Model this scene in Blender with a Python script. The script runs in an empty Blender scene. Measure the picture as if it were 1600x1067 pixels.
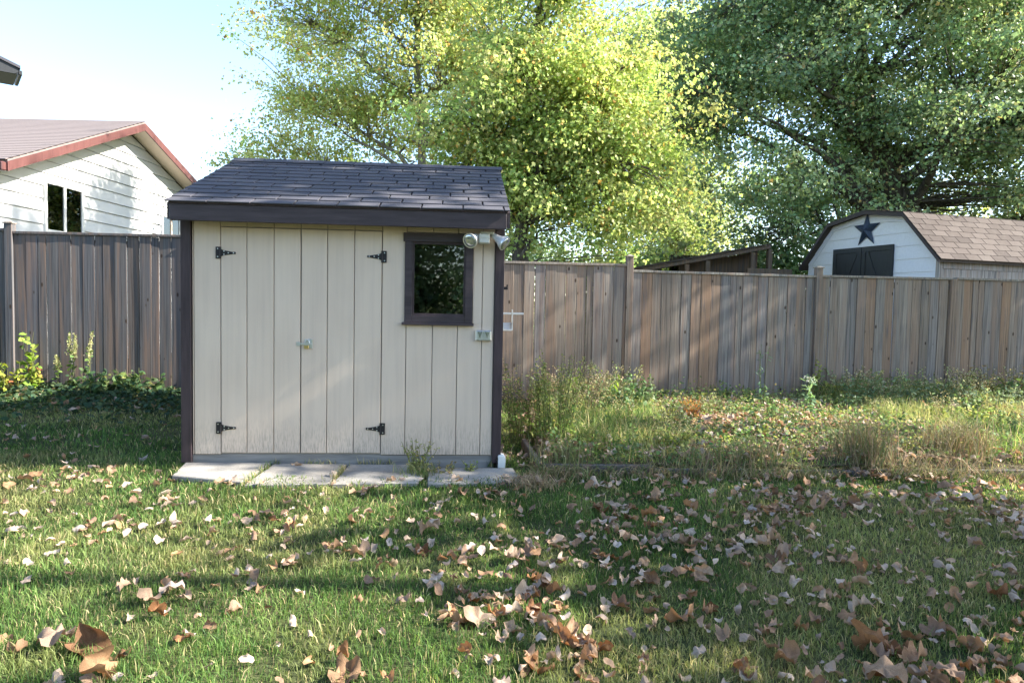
import bpy, bmesh, math, random
import numpy as np
from math import sin, cos, pi, radians, atan2, sqrt
from mathutils import Vector, Matrix

rnd = random.Random(7)
rng = np.random.default_rng(11)
SC = bpy.context.scene
COL = SC.collection

# ------------------------------------------------------------------ camera, light
CAM_Z = 1.2
cam_d = bpy.data.cameras.new('camera')
cam_d.sensor_width = 36.0
cam_d.lens = 24.0
cam_d.clip_start = 0.05
cam_d.clip_end = 2000
cam = bpy.data.objects.new('camera', cam_d)
COL.objects.link(cam)
cam.matrix_world = (Matrix.Translation((0, 0, CAM_Z)) @ Matrix.Rotation(radians(90 - 2.98), 4, 'X')
                    @ Matrix.Rotation(0.02, 4, 'Z'))
SC.camera = cam

SUN_EL = radians(36)
SUN_AZ = radians(0.0)
SUN_DIR = Vector((cos(SUN_EL) * cos(SUN_AZ), cos(SUN_EL) * sin(SUN_AZ), sin(SUN_EL)))  # towards the sun
world = bpy.data.worlds.new('World')
SC.world = world
world.use_nodes = True
wn = world.node_tree
bg = wn.nodes['Background']
sky = wn.nodes.new('ShaderNodeTexSky')
sky.sky_type = 'NISHITA'
sky.sun_disc = False
sky.sun_elevation = SUN_EL
sky.sun_rotation = radians(90)
sky.air_density = 1.0
sky.dust_density = .8
sky.ozone_density = 1.8
wn.links.new(sky.outputs[0], bg.inputs[0])
bg.inputs[1].default_value = 0.12
sun_d = bpy.data.lights.new('sun', 'SUN')
sun_d.energy = 5.0
sun_d.angle = radians(0.5)
sun_d.color = (1.0, 0.94, 0.83)
sun = bpy.data.objects.new('sun', sun_d)
COL.objects.link(sun)
sun.rotation_euler = SUN_DIR.to_track_quat('Z', 'Y').to_euler()
SC.view_settings.view_transform = 'Standard'
SC.view_settings.look = 'None'
SC.view_settings.gamma = 1
SC.view_settings.use_curve_mapping = False
SC.view_settings.exposure = 2.15
SC.cycles.max_bounces = 8
SC.cycles.transparent_max_bounces = 8

# ------------------------------------------------------------------ material helpers
def new_mat(name, color=(.5, .5, .5), rough=.8, metallic=0, spec=.3):
    m = bpy.data.materials.new(name)
    m.use_nodes = True
    b = m.node_tree.nodes['Principled BSDF']
    b.inputs['Base Color'].default_value = (*color, 1)
    b.inputs['Roughness'].default_value = rough
    b.inputs['Metallic'].default_value = metallic
    b.inputs['Specular IOR Level'].default_value = spec
    return m, m.node_tree, b

def N(nt, t, **kw):
    n = nt.nodes.new(t)
    for k, v in kw.items():
        setattr(n, k, v)
    return n

def ramp(nt, fac, stops):
    r = N(nt, 'ShaderNodeValToRGB')
    els = r.color_ramp.elements
    while len(els) < len(stops):
        els.new(0.5)
    for e, (p, c) in zip(els, stops):
        e.position = p
        e.color = (*c, 1) if len(c) == 3 else c
    nt.links.new(fac, r.inputs[0])
    return r.outputs[0]

def coords(nt, scale=(1, 1, 1), use_random=True, geo=False):
    """object coordinates, shifted per object so that shared meshes do not repeat"""
    tc = N(nt, 'ShaderNodeTexCoord')
    mp = N(nt, 'ShaderNodeMapping')
    mp.inputs['Scale'].default_value = scale
    src = tc.outputs['Object']
    if geo:
        src = N(nt, 'ShaderNodeNewGeometry').outputs['Position']
    if use_random:
        oi = N(nt, 'ShaderNodeObjectInfo')
        mul = N(nt, 'ShaderNodeMath', operation='MULTIPLY')
        mul.inputs[1].default_value = 57.0
        nt.links.new(oi.outputs['Random'], mul.inputs[0])
        add = N(nt, 'ShaderNodeVectorMath', operation='ADD')
        nt.links.new(src, add.inputs[0])
        nt.links.new(mul.outputs[0], add.inputs[1])
        src = add.outputs[0]
    nt.links.new(src, mp.inputs[0])
    return mp.outputs[0]

def noise(nt, vec, scale=5, detail=4, rough=.55, dist=0):
    n = N(nt, 'ShaderNodeTexNoise')
    n.inputs['Scale'].default_value = scale
    n.inputs['Detail'].default_value = detail
    n.inputs['Roughness'].default_value = rough
    n.inputs['Distortion'].default_value = dist
    nt.links.new(vec, n.inputs['Vector'])
    return n.outputs['Fac']

def mixc(nt, fac, a, b, mode='MIX'):
    m = N(nt, 'ShaderNodeMix', data_type='RGBA', blend_type=mode)
    def put(sock, v):
        if isinstance(v, (tuple, list)):
            sock.default_value = (*v, 1)
        elif isinstance(v, (int, float)):
            sock.default_value = v
        else:
            nt.links.new(v, sock)
    put(m.inputs['Factor'], fac)
    put(m.inputs['A'], a)
    put(m.inputs['B'], b)
    return m.outputs['Result']

def bump(nt, b, h, strength=.3, dist=.01):
    n = N(nt, 'ShaderNodeBump')
    n.inputs['Strength'].default_value = strength
    n.inputs['Distance'].default_value = dist
    nt.links.new(h, n.inputs['Height'])
    nt.links.new(n.outputs[0], b.inputs['Normal'])

def rand_out(nt):
    return N(nt, 'ShaderNodeObjectInfo').outputs['Random']

# weathered fence wood: per-board hue, long grain streaks, knots
def fence_wood(name, cols, knots=True):
    m, nt, b = new_mat(name, rough=.88, spec=.15)
    base = ramp(nt, rand_out(nt), cols)
    v1 = coords(nt, (85, 85, 1.2))
    g = noise(nt, v1, 1.0, 5, .6)
    grain = ramp(nt, g, [(.3, (.42, .41, .42)), (.5, (1, 1, 1)), (.72, (1.5, 1.48, 1.46))])
    c = mixc(nt, 1.0, base, grain, 'MULTIPLY')
    v2 = coords(nt, (17, 17, .7))
    bl = noise(nt, v2, 1.0, 3, .5)
    blm = ramp(nt, bl, [(.46, (0, 0, 0)), (.66, (1, 1, 1))])
    c = mixc(nt, blm, c, mixc(nt, .45, base, (.25, .15, .10)))
    v3 = coords(nt, (24, 24, 1.5))
    st = ramp(nt, noise(nt, v3, 1.0, 3, .6), [(.54, (0, 0, 0)), (.70, (.8, .8, .8))])
    c = mixc(nt, st, c, (.10, .095, .10))
    if knots:
        vo = N(nt, 'ShaderNodeTexVoronoi')
        vo.inputs['Scale'].default_value = 1.0
        nt.links.new(coords(nt, (7, 7, 3.2)), vo.inputs['Vector'])
        k = ramp(nt, vo.outputs['Distance'], [(.06, (1, 1, 1)), (.11, (0, 0, 0))])
        c = mixc(nt, k, c, (.045, .03, .022))
    nt.links.new(c, b.inputs['Base Color'])
    bump(nt, b, g, .35, .004)
    return m

M = {}
M['fence'] = fence_wood('weathered fence wood', [(.0, (.165, .14, .12)), (.22, (.225, .19, .16)), (.38, (.175, .165, .16)),
                                                 (.55, (.255, .22, .19)), (.70, (.215, .16, .125)), (.80, (.26, .175, .12)),
                                                 (.88, (.21, .185, .17)), (1.0, (.18, .185, .20))])
M['fence_dark'] = fence_wood('dark weathered and shaded fence wood', [(.0, (.085, .079, .080)), (.3, (.106, .099, .096)), (.55, (.090, .090, .097)),
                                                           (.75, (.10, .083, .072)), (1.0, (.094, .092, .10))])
M['rail'] = fence_wood('grey cap rail wood', [(0, (.21, .185, .16)), (1, (.26, .24, .21))], False)

# painted plywood siding
def siding_mat(name, col, col2, streak=.5):
    m, nt, b = new_mat(name, rough=.62, spec=.25)
    v = coords(nt, (230, 230, 9))
    g = noise(nt, v, 1.0, 4, .65)
    w = noise(nt, coords(nt, (3, 3, 2)), 1.0, 3, .5)
    c = mixc(nt, ramp(nt, w, [(.3, (0, 0, 0)), (.7, (1, 1, 1))]), col, col2)
    # wear just above the ground, flaking paint
    gp = N(nt, 'ShaderNodeSeparateXYZ')
    nt.links.new(N(nt, 'ShaderNodeNewGeometry').outputs['Position'], gp.inputs[0])
    mr = N(nt, 'ShaderNodeMapRange')
    mr.inputs['From Min'].default_value = 0.0
    mr.inputs['From Max'].default_value = 0.34
    mr.inputs['To Min'].default_value = .8
    mr.inputs['To Max'].default_value = 0
    nt.links.new(gp.outputs[2], mr.inputs[0])
    fl = noise(nt, coords(nt, (150, 150, 16)), 1.0, 4, .7)
    mu = N(nt, 'ShaderNodeMath', operation='MULTIPLY')
    nt.links.new(mr.outputs[0], mu.inputs[0])
    nt.links.new(ramp(nt, fl, [(.45, (0, 0, 0)), (.6, (1, 1, 1))]), mu.inputs[1])
    c = mixc(nt, mu.outputs[0], c, (.27, .23, .19))
    sm = noise(nt, coords(nt, (30, 30, 1.2)), 1.0, 4, .6)
    c = mixc(nt, 1.0, c, ramp(nt, sm, [(.25, (.92, .92, .93)), (.55, (1.01, 1.01, 1.01)), (.8, (1.03, 1.03, 1.02))]), 'MULTIPLY')
    nt.links.new(c, b.inputs['Base Color'])
    bump(nt, b, g, streak, .0035)
    return m
M['siding'] = siding_mat('cream painted rough siding', (.56, .45, .36), (.60, .49, .395), .35)
M['groove'] = new_mat('groove paint', (.29, .27, .25), .8)[0]

def painted(name, col, var=.15, rough=.55, grain=(40, 40, 4), bs=.15, spec=.3):
    m, nt, b = new_mat(name, rough=rough, spec=spec)
    g = noise(nt, coords(nt, grain), 1.0, 4, .6)
    d = tuple(x * (1 - var) for x in col)
    l = tuple(min(1, x * (1 + var)) for x in col)
    nt.links.new(ramp(nt, g, [(.3, d), (.7, l)]), b.inputs['Base Color'])
    bump(nt, b, g, bs, .003)
    return m
M['brown_trim'] = painted('dark brown painted trim', (.048, .036, .040), .3, .5, (4, 40, 40))
M['brown_post'] = painted('dark brown corner trim', (.048, .033, .036), .3, .55, (40, 40, 4))
M['white_vinyl'] = painted('white vinyl siding', (.68, .675, .67), .04, .5, (2, 2, 8), .05)
M['white_trim'] = painted('white trim', (.70, .69, .66), .05, .5)
M['cream_soffit'] = painted('cream soffit', (.62, .52, .40), .05, .6)
M['red_fascia'] = painted('dull red metal fascia', (.11, .045, .042), .2, .5)
M['dark_metal'] = new_mat('black iron', (.035, .033, .036), .5, .6)[0]
M['steel'] = new_mat('bright galvanised steel', (.62, .64, .66), .35, .85)[0]
M['brass'] = new_mat('brass', (.55, .42, .18), .35, .9)[0]
M['plastic'] = new_mat('weathered white plastic', (.58, .58, .52), .5)[0]
M['lamp_shell'] = new_mat('pale enamelled lamp holder', (.52, .52, .55), .35)[0]
M['lens'] = new_mat('clear lamp lens', (.42, .45, .48), .12, .8, .6)[0]
M['barn_white'] = painted('white painted barn board', (.70, .70, .77), .05, .6, (3, 30, 30), .1)
M['black_door'] = painted('black painted door', (.025, .027, .03), .2, .5)
M['star_paint'] = painted('dark blue star metal', (.028, .042, .075), .3, .45)
M['dark_wood'] = fence_wood('old dark wood', [(0, (.085, .065, .05)), (1, (.13, .10, .08))], False)
M['barn_side'] = fence_wood('greyed side boards', [(0, (.27, .25, .25)), (1, (.33, .30, .29))], False)

def glass_mat(name, col=(.02, .025, .03), alpha=.45):
    m = bpy.data.materials.new(name)
    m.use_nodes = True
    nt = m.node_tree
    nt.nodes.clear()
    out = N(nt, 'ShaderNodeOutputMaterial')
    gl = N(nt, 'ShaderNodeBsdfGlossy')
    gl.inputs['Roughness'].default_value = .015
    gl.inputs['Color'].default_value = (.95, .97, 1, 1)
    tr = N(nt, 'ShaderNodeBsdfTransparent')
    tr.inputs['Color'].default_value = (.55, .58, .58, 1)
    fr = N(nt, 'ShaderNodeFresnel')
    fr.inputs['IOR'].default_value = 1.9
    mx = N(nt, 'ShaderNodeMixShader')
    nt.links.new(fr.outputs[0], mx.inputs[0])
    nt.links.new(tr.outputs[0], mx.inputs[1])
    nt.links.new(gl.outputs[0], mx.inputs[2])
    nt.links.new(mx.outputs[0], out.inputs[0])
    return m
M['glass'] = glass_mat('window glass')
M['interior'] = new_mat('dark interior', (.02, .018, .016), .9)[0]

def shingle_mat(name, c1, c2, c3):
    m, nt, b = new_mat(name, rough=.9, spec=.2)
    base = ramp(nt, rand_out(nt), [(0, c1), (.5, c2), (1, c3)])
    g = noise(nt, coords(nt, (260, 260, 260)), 1.0, 2, .7)
    c = mixc(nt, 1.0, base, ramp(nt, g, [(.3, (.75, .75, .75)), (.5, (1, 1, 1)), (.75, (1.35, 1.33, 1.3))]), 'MULTIPLY')
    w = noise(nt, coords(nt, (6, 2.5, 6), False, True), 1.0, 3, .6)
    c = mixc(nt, ramp(nt, w, [(.48, (0, 0, 0)), (.8, (.25, .25, .25))]), c, (.14, .125, .115))
    nt.links.new(c, b.inputs['Base Color'])
    bump(nt, b, g, .35, .002)
    return m
M['shingle'] = shingle_mat('charcoal asphalt shingle', (.060, .060, .072), (.068, .067, .080), (.076, .074, .087))
M['shingle_brown'] = shingle_mat('brown asphalt shingle', (.050, .038, .035), (.066, .051, .046), (.084, .067, .061))
M['shingle_grey'] = shingle_mat('grey brown roof shingle', (.17, .14, .135), (.19, .16, .152), (.21, .18, .17))

def concrete_mat():
    m, nt, b = new_mat('concrete slab', rough=.85, spec=.2)
    v = coords(nt, (1, 1, 1))
    a = noise(nt, v, 3, 5, .6)
    f = noise(nt, v, 90, 3, .7)
    c = ramp(nt, a, [(.3, (.17, .155, .14)), (.5, (.26, .24, .215)), (.7, (.32, .30, .27))])
    c = mixc(nt, 1.0, c, ramp(nt, f, [(.3, (.75, .75, .75)), (.6, (1.08, 1.08, 1.08))]), 'MULTIPLY')
    nt.links.new(c, b.inputs['Base Color'])
    bump(nt, b, f, .35, .004)
    return m
M['concrete'] = concrete_mat()
M['foundation'] = painted('grey sill beam', (.22, .21, .20), .25, .85, (3, 30, 30), .4)

def ground_mat(name, c1, c2, c3):
    m, nt, b = new_mat(name, rough=.95, spec=.1)
    v = coords(nt, (1, 1, 1), False, True)
    a = noise(nt, v, 1.3, 4, .6)
    f = noise(nt, v, 45, 4, .7)
    c = ramp(nt, a, [(.35, c1), (.5, c2), (.65, c3)])
    c = mixc(nt, 1.0, c, ramp(nt, f, [(.3, (.45, .45, .45)), (.6, (1.2, 1.2, 1.2))]), 'MULTIPLY')
    nt.links.new(c, b.inputs['Base Color'])
    bump(nt, b, f, .8, .02)
    return m
M['lawn'] = ground_mat('lawn thatch and soil', (.035, .045, .018), (.06, .07, .028), (.09, .085, .04))
M['soil'] = ground_mat('bed soil with dry litter', (.055, .045, .03), (.09, .072, .048), (.13, .10, .07))

def foliage_mat(name, trans=.45, rough=.5, spec=.25, gain=1.0, tint=(1.25, 1.25, .85)):
    """colour comes per leaf from the attribute 'col'; light passes through the blade"""
    m = bpy.data.materials.new(name)
    m.use_nodes = True
    nt = m.node_tree
    b = nt.nodes['Principled BSDF']
    out = nt.nodes['Material Output']
    at = N(nt, 'ShaderNodeAttribute', attribute_name='col')
    b.inputs['Roughness'].default_value = rough
    b.inputs['Specular IOR Level'].default_value = spec
    nt.links.new(at.outputs['Color'], b.inputs['Base Color'])
    tr = N(nt, 'ShaderNodeBsdfTranslucent')
    nt.links.new(mixc(nt, 1.0, at.outputs['Color'], tint, 'MULTIPLY'), tr.inputs['Color'])
    mx = N(nt, 'ShaderNodeMixShader')
    mx.inputs[0].default_value = trans
    nt.links.new(b.outputs[0], mx.inputs[1])
    nt.links.new(tr.outputs[0], mx.inputs[2])
    nt.links.new(mx.outputs[0], out.inputs[0])
    return m
M['leaf'] = foliage_mat('tree leaves', .5)
M['leaf_dark'] = foliage_mat('glossy dark tree leaves', .35, .42, .4)
M['grass'] = foliage_mat('grass blades', .42, .55, .2)
M['weed'] = foliage_mat('weed leaves', .4, .6, .15)
M['dry'] = foliage_mat('dry stems', .2, .8, .1, tint=(1.1, 1.0, .8))

def dead_leaf_mat():
    m = bpy.data.materials.new('dead leaf')
    m.use_nodes = True
    nt = m.node_tree
    b = nt.nodes['Principled BSDF']
    out = nt.nodes['Material Output']
    b.inputs['Roughness'].default_value = .7
    b.inputs['Specular IOR Level'].default_value = .2
    at = N(nt, 'ShaderNodeAttribute', attribute_name='col')
    r = ramp(nt, rand_out(nt), [(0, (.95, .9, .9)), (.2, (.62, .47, .36)), (.35, (1, .97, .95)), (.5, (.80, .62, .48)),
                                (.65, (1.05, 1.03, 1.05)), (.8, (.85, .55, .32)), (.9, (.9, .88, .9)), (1, (1.15, 1.1, 1.1))])
    c = mixc(nt, 1.0, at.outputs['Color'], r, 'MULTIPLY')
    f = noise(nt, coords(nt, (35, 35, 35)), 1.0, 4, .65)
    c = mixc(nt, 1.0, c, ramp(nt, f, [(.3, (.62, .6, .58)), (.6, (1.1, 1.1, 1.1))]), 'MULTIPLY')
    nt.links.new(c, b.inputs['Base Color'])
    bump(nt, b, f, .5, .004)
    tr = N(nt, 'ShaderNodeBsdfTranslucent')
    nt.links.new(mixc(nt, 1.0, c, (1.1, .85, .6), 'MULTIPLY'), tr.inputs['Color'])
    mx = N(nt, 'ShaderNodeMixShader')
    mx.inputs[0].default_value = .22
    nt.links.new(b.outputs[0], mx.inputs[1])
    nt.links.new(tr.outputs[0], mx.inputs[2])
    nt.links.new(mx.outputs[0], out.inputs[0])
    return m
M['dead'] = dead_leaf_mat()

def bark_mat(name, c1, c2):
    m, nt, b = new_mat(name, rough=.95, spec=.1)
    g = noise(nt, coords(nt, (22, 22, 4), False), 1.0, 5, .65, .4)
    nt.links.new(ramp(nt, g, [(.35, c1), (.65, c2)]), b.inputs['Base Color'])
    bump(nt, b, g, .9, .03)
    return m
M['bark'] = bark_mat('grey brown bark', (.05, .042, .035), (.15, .13, .11))
M['bark_pale'] = bark_mat('pale bark', (.13, .11, .09), (.30, .26, .21))

# ------------------------------------------------------------------ geometry helpers
def tag(o, label=None, cat=None, group=None, kind=None):
    if label: o['label'] = label
    if cat: o['category'] = cat
    if group: o['group'] = group
    if kind: o['kind'] = kind
    return o

def empty(name, loc, rz=0, **kw):
    o = bpy.data.objects.new(name, None)
    COL.objects.link(o)
    o.location = loc
    o.rotation_euler = (0, 0, rz)
    o.empty_display_size = .2
    return tag(o, **kw)

def link(name, me, parent=None, loc=(0, 0, 0), rot=(0, 0, 0), **kw):
    o = bpy.data.objects.new(name, me)
    COL.objects.link(o)
    if parent is not None: o.parent = parent
    o.location = loc
    o.rotation_euler = rot
    return tag(o, **kw)

class MB:
    def __init__(s): s.v = []; s.f = []
    def raw(s, vs, fs):
        k = len(s.v)
        s.v += [tuple(v) for v in vs]
        s.f += [tuple(i + k for i in f) for f in fs]
        return s
    def box(s, a, b, mat=None):
        (x0, y0, z0), (x1, y1, z1) = a, b
        vs = [(x0, y0, z0), (x1, y0, z0), (x1, y1, z0), (x0, y1, z0), (x0, y0, z1), (x1, y0, z1), (x1, y1, z1), (x0, y1, z1)]
        if mat is not None: vs = [mat @ Vector(v) for v in vs]
        return s.raw(vs, [(3, 2, 1, 0), (4, 5, 6, 7), (0, 1, 5, 4), (1, 2, 6, 5), (2, 3, 7, 6), (3, 0, 4, 7)])
    def prism(s, poly, off):
        """poly: 3D outline; off: extrusion vector"""
        n = len(poly); off = Vector(off)
        vs = [Vector(p) for p in poly] + [Vector(p) + off for p in poly]
        fs = [tuple(range(n - 1, -1, -1)), tuple(range(n, 2 * n))] + [(i, (i + 1) % n, n + (i + 1) % n, n + i) for i in range(n)]
        return s.raw(vs, fs)
    def tube(s, pts, rad, n=8, cap=True):
        pts = [Vector(p) for p in pts]
        k = len(s.v); up = None
        for i, p in enumerate(pts):
            d = (pts[min(i + 1, len(pts) - 1)] - pts[max(i - 1, 0)])
            if d.length < 1e-9: d = Vector((0, 0, 1))
            d.normalize()
            if up is None: up = d.orthogonal().normalized()
            up = (up - d * up.dot(d))
            up = up.normalized() if up.length > 1e-6 else d.orthogonal().normalized()
            w = d.cross(up)
            for j in range(n):
                a = 2 * pi * j / n
                s.v.append(tuple(p + (up * cos(a) + w * sin(a)) * rad[i]))
        for i in range(len(pts) - 1):
            for j in range(n):
                s.f.append((k + i * n + j, k + i * n + (j + 1) % n, k + (i + 1) * n + (j + 1) % n, k + (i + 1) * n + j))
        if cap:
            s.f.append(tuple(k + j for j in range(n))[::-1])
            s.f.append(tuple(k + (len(pts) - 1) * n + j for j in range(n)))
        return s
    def mesh(s, name, mat, bevel=0, smooth=False):
        me = bpy.data.meshes.new(name)
        me.from_pydata(s.v, [], s.f)
        bm = bmesh.new(); bm.from_mesh(me)
        bmesh.ops.recalc_face_normals(bm, faces=bm.faces)
        if bevel:
            bmesh.ops.bevel(bm, geom=bm.edges[:], offset=bevel, segments=1, affect='EDGES', clamp_overlap=True)
        bm.to_mesh(me); bm.free()
        me.materials.append(mat)
        if smooth: me.shade_smooth()
        return me
    def build(s, name, mat, parent=None, bevel=0, smooth=False, **kw):
        loc = kw.pop('loc', (0, 0, 0)); rot = kw.pop('rot', (0, 0, 0))
        return link(name, s.mesh(name, mat, bevel, smooth), parent, loc, rot, **kw)

def fast_mesh(name, V, F3, mat, colors=None, smooth=False):
    """V (n,3), F3 (m,3) triangles, colors (n,3)"""
    me = bpy.data.meshes.new(name)
    V = np.ascontiguousarray(V, dtype=np.float32); F3 = np.ascontiguousarray(F3, dtype=np.int32)
    me.vertices.add(len(V)); me.vertices.foreach_set('co', V.ravel())
    me.loops.add(F3.size); me.loops.foreach_set('vertex_index', F3.ravel())
    me.polygons.add(len(F3))
    me.polygons.foreach_set('loop_start', np.arange(0, F3.size, 3, dtype=np.int32))
    me.polygons.foreach_set('use_smooth', np.full(len(F3), smooth, dtype=bool))
    if colors is not None:
        a = me.color_attributes.new('col', 'FLOAT_COLOR', 'POINT')
        c4 = np.ones((len(V), 4), dtype=np.float32); c4[:, :3] = colors
        a.data.foreach_set('color', c4.ravel())
    me.update(calc_edges=True)
    me.materials.append(mat)
    return me

def rot_from(normal, spin):
    """(N,3,3) matrices: local z -> normal, spun by angle"""
    n = normal / np.linalg.norm(normal, axis=1, keepdims=True)
    a = np.where(np.abs(n[:, 2:3]) < .95, np.array([[0, 0, 1.]]), np.array([[1., 0, 0]]))
    x = np.cross(a, n); x /= np.linalg.norm(x, axis=1, keepdims=True)
    y = np.cross(n, x)
    c, s_ = np.cos(spin)[:, None], np.sin(spin)[:, None]
    return np.stack([x * c + y * s_, -x * s_ + y * c, n], axis=2)

def scatter(name, tv, tf, pos, R, scale, cols, mat, smooth=False):
    tv = np.asarray(tv, float); tf = np.asarray(tf, int)
    n, k = len(pos), len(tv)
    sc = scale[:, None, None] if scale.ndim == 1 else scale[:, None, :]
    V = np.einsum('nij,nkj->nki', R, tv[None] * sc) + pos[:, None, :]
    F = (tf[None] + (np.arange(n) * k)[:, None, None]).reshape(-1, 3)
    C = np.repeat(cols, k, axis=0)
    return fast_mesh(name, V.reshape(-1, 3), F, mat, C, smooth)

# smooth value noise on numpy arrays
_tab = np.random.default_rng(5).random((64, 64, 64))
def vnoise(p, freq=1.0, seed=0):
    q = np.asarray(p, float) * freq + seed * 13.37
    i = np.floor(q).astype(int); f = q - i; f = f * f * (3 - 2 * f)
    out = 0
    for dx in (0, 1):
        for dy in (0, 1):
            for dz in (0, 1):
                w = (f[..., 0] if dx else 1 - f[..., 0]) * (f[..., 1] if dy else 1 - f[..., 1]) * (f[..., 2] if dz else 1 - f[..., 2])
                out = out + w * _tab[(i[..., 0] + dx) % 64, (i[..., 1] + dy) % 64, (i[..., 2] + dz) % 64]
    return out
def n2(x, y, freq=1.0, seed=0):
    return vnoise(np.stack([x, y, np.full_like(x, .37)], -1), freq, seed)

def sstep(a, b, x):
    t = np.clip((x - a) / (b - a), 0, 1); return t * t * (3 - 2 * t)

def gz(x, y):
    x = np.asarray(x, float); y = np.asarray(y, float)
    z = -.085 + .02 * sstep(5.2, 9.0, y) * (1 - sstep(30, 60, y)) + .10 * sstep(6, 9, y) * sstep(-1, -5, x) * (1 - sstep(30, 60, y))
    z = z + .030 * (n2(x, y, .8, 1) - .5) + .016 * (n2(x, y, 3.1, 2) - .5)
    return z
def gz1(x, y): return float(gz(np.array([x]), np.array([y]))[0])

# ------------------------------------------------------------------ the ground
def axis(lo, hi, step, far):
    mid = list(np.arange(lo, hi + 1e-6, step)); g = []; d = step
    while (g[-1] if g else 0) < far:
        d *= 1.25; g.append((g[-1] if g else 0) + d)
    return np.array([lo - v for v in g[::-1]] + mid + [hi + v for v in g])
ax = axis(-7, 9, .1, 700); ay = axis(1, 11, .1, 700)
X, Y = np.meshgrid(ax, ay)
Z = gz(X, Y)
V = np.stack([X, Y, Z], -1).reshape(-1, 3)
nx = len(ax); ny = len(ay)
I = (np.arange(ny - 1)[:, None] * nx + np.arange(nx - 1)[None]).ravel()
F = np.concatenate([np.stack([I, I + 1, I + nx + 1], 1), np.stack([I, I + nx + 1, I + nx], 1)])
link('lawn', fast_mesh('lawn', V, F, M['lawn'], smooth=True), kind='structure', label='mown lawn of the back yard', )

SHED_A = radians(4.4)
SHED = (-2.49, 5.158, 0)
SU = np.array([cos(SHED_A), sin(SHED_A)]); SV = np.array([-sin(SHED_A), cos(SHED_A)])
FEN_A = radians(7)
FEN = (0, 9.2, 0)
def fy(x): return 9.2 + math.tan(FEN_A) * x      # fence line
def in_shed(x, y, m=0.0):
    dx = x - SHED[0]; dy = y - SHED[1]
    u = dx * SU[0] + dy * SU[1]; v = dx * SV[0] + dy * SV[1]
    return (u > -m) & (u < 2.42 + m) & (v > -m) & (v < 2.9 + m)
def tall_w(x): return 1 - .72 * sstep(1.45, 1.8, x) * (1 - sstep(3.9, 4.3, x))
def in_slab(x, y):
    dx = x - SHED[0]; dy = y - SHED[1]
    u = dx * SU[0] + dy * SU[1]; v = dx * SV[0] + dy * SV[1]
    return (u > .02) & (u < 2.5) & (v > -.53) & (v < .0)
def in_bed(x, y):
    return (x > .24 + (y < 6.2) * 0) & (y > 5.16 + .06 * (x - .26)) & (y < fy(x) - .05)

# planting bed soil sheet, raised a little over the lawn
bx = np.linspace(.22, 9.5, 94); bt = np.linspace(0, 1, 45)
BX, BT = np.meshgrid(bx, bt)
BY = (5.17 + .055 * (BX - .26)) * (1 - BT) + (9.2 + math.tan(FEN_A) * BX - .02) * BT
BZ = gz(BX, BY) + .02 + .06 * np.minimum(1, (1 - BT) * 3) + .03 * (n2(BX, BY, 2.2, 7) - .5)
nx2 = len(bx); I = (np.arange(len(bt) - 1)[:, None] * nx2 + np.arange(nx2 - 1)[None]).ravel()
F = np.concatenate([np.stack([I, I + 1, I + nx2 + 1], 1), np.stack([I, I + nx2 + 1, I + nx2], 1)])
link('planting_bed', fast_mesh('planting_bed', np.stack([BX, BY, BZ], -1).reshape(-1, 3), F, M['soil'], smooth=True), kind='structure')
def bedz(x, y):
    t = (y - (5.17 + .055 * (x - .26))) / ((9.2 + math.tan(FEN_A) * x) - (5.17 + .055 * (x - .26)))
    b = gz(x, y) + .02 + .06 * np.minimum(1, (1 - t) * 3) + .03 * (n2(x, y, 2.2, 7) - .5)
    return np.where(in_bed(x, y), b, gz(x, y))
def gtop(x, y): return float(bedz(np.array([float(x)]), np.array([float(y)]))[0])

# ------------------------------------------------------------------ garden shed
shed = empty('garden_shed', SHED, SHED_A, label='cream board-sided garden shed with dark brown trim and charcoal shingle roof', cat='shed')
G = [0.0, .08, .278, .472, .673, .874, 1.072, 1.276, 1.485, 1.672, 1.875, 2.068, 2.258, 2.39]
D = 2.78; W = 2.41; ZB = .022; ZT = 1.86
wx0, wx1, wz0, wz1 = 1.658, 2.182, 1.06, 1.733        # rough window opening
core = MB()
core.box((.02, .018, .0), (wx0 + .03, .06, ZT)).box((wx1 - .03, .018, .0), (2.39, .06, ZT))
core.box((wx0 + .03, .018, .0), (wx1 - .03, .06, wz0 + .03)).box((wx0 + .03, .018, wz1 - .03), (wx1 - .03, .06, ZT))
core.build('front_wall', M['groove'], shed)
gab = lambda x: [(x, .06, 0), (x, D, 0), (x, D, 1.86), (x, 1.36, 2.42), (x, .06, 1.86)]
MB().prism(gab(.0), (.03, 0, 0)).build('side_wall', M['siding'], shed)
MB().prism(gab(2.38), (.03, 0, 0)).build('side_wall', M['siding'], shed)
MB().box((.03, D - .04, 0), (2.38, D - .005, 1.86)).build('back_wall', M['siding'], shed)
MB().box((.03, .06, -.02), (2.38, D - .04, .01)).build('shed_floor', M['interior'], shed)
def board(x0, x1, z0, z1, parent, y0=0.0, th=.0165, mat=None, name='siding_board'):
    g = .0026
    return MB().box((x0 + g, y0, z0), (x1 - g, y0 + th, z1)).build(name, mat or M['siding'], parent, bevel=.0025)
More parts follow.
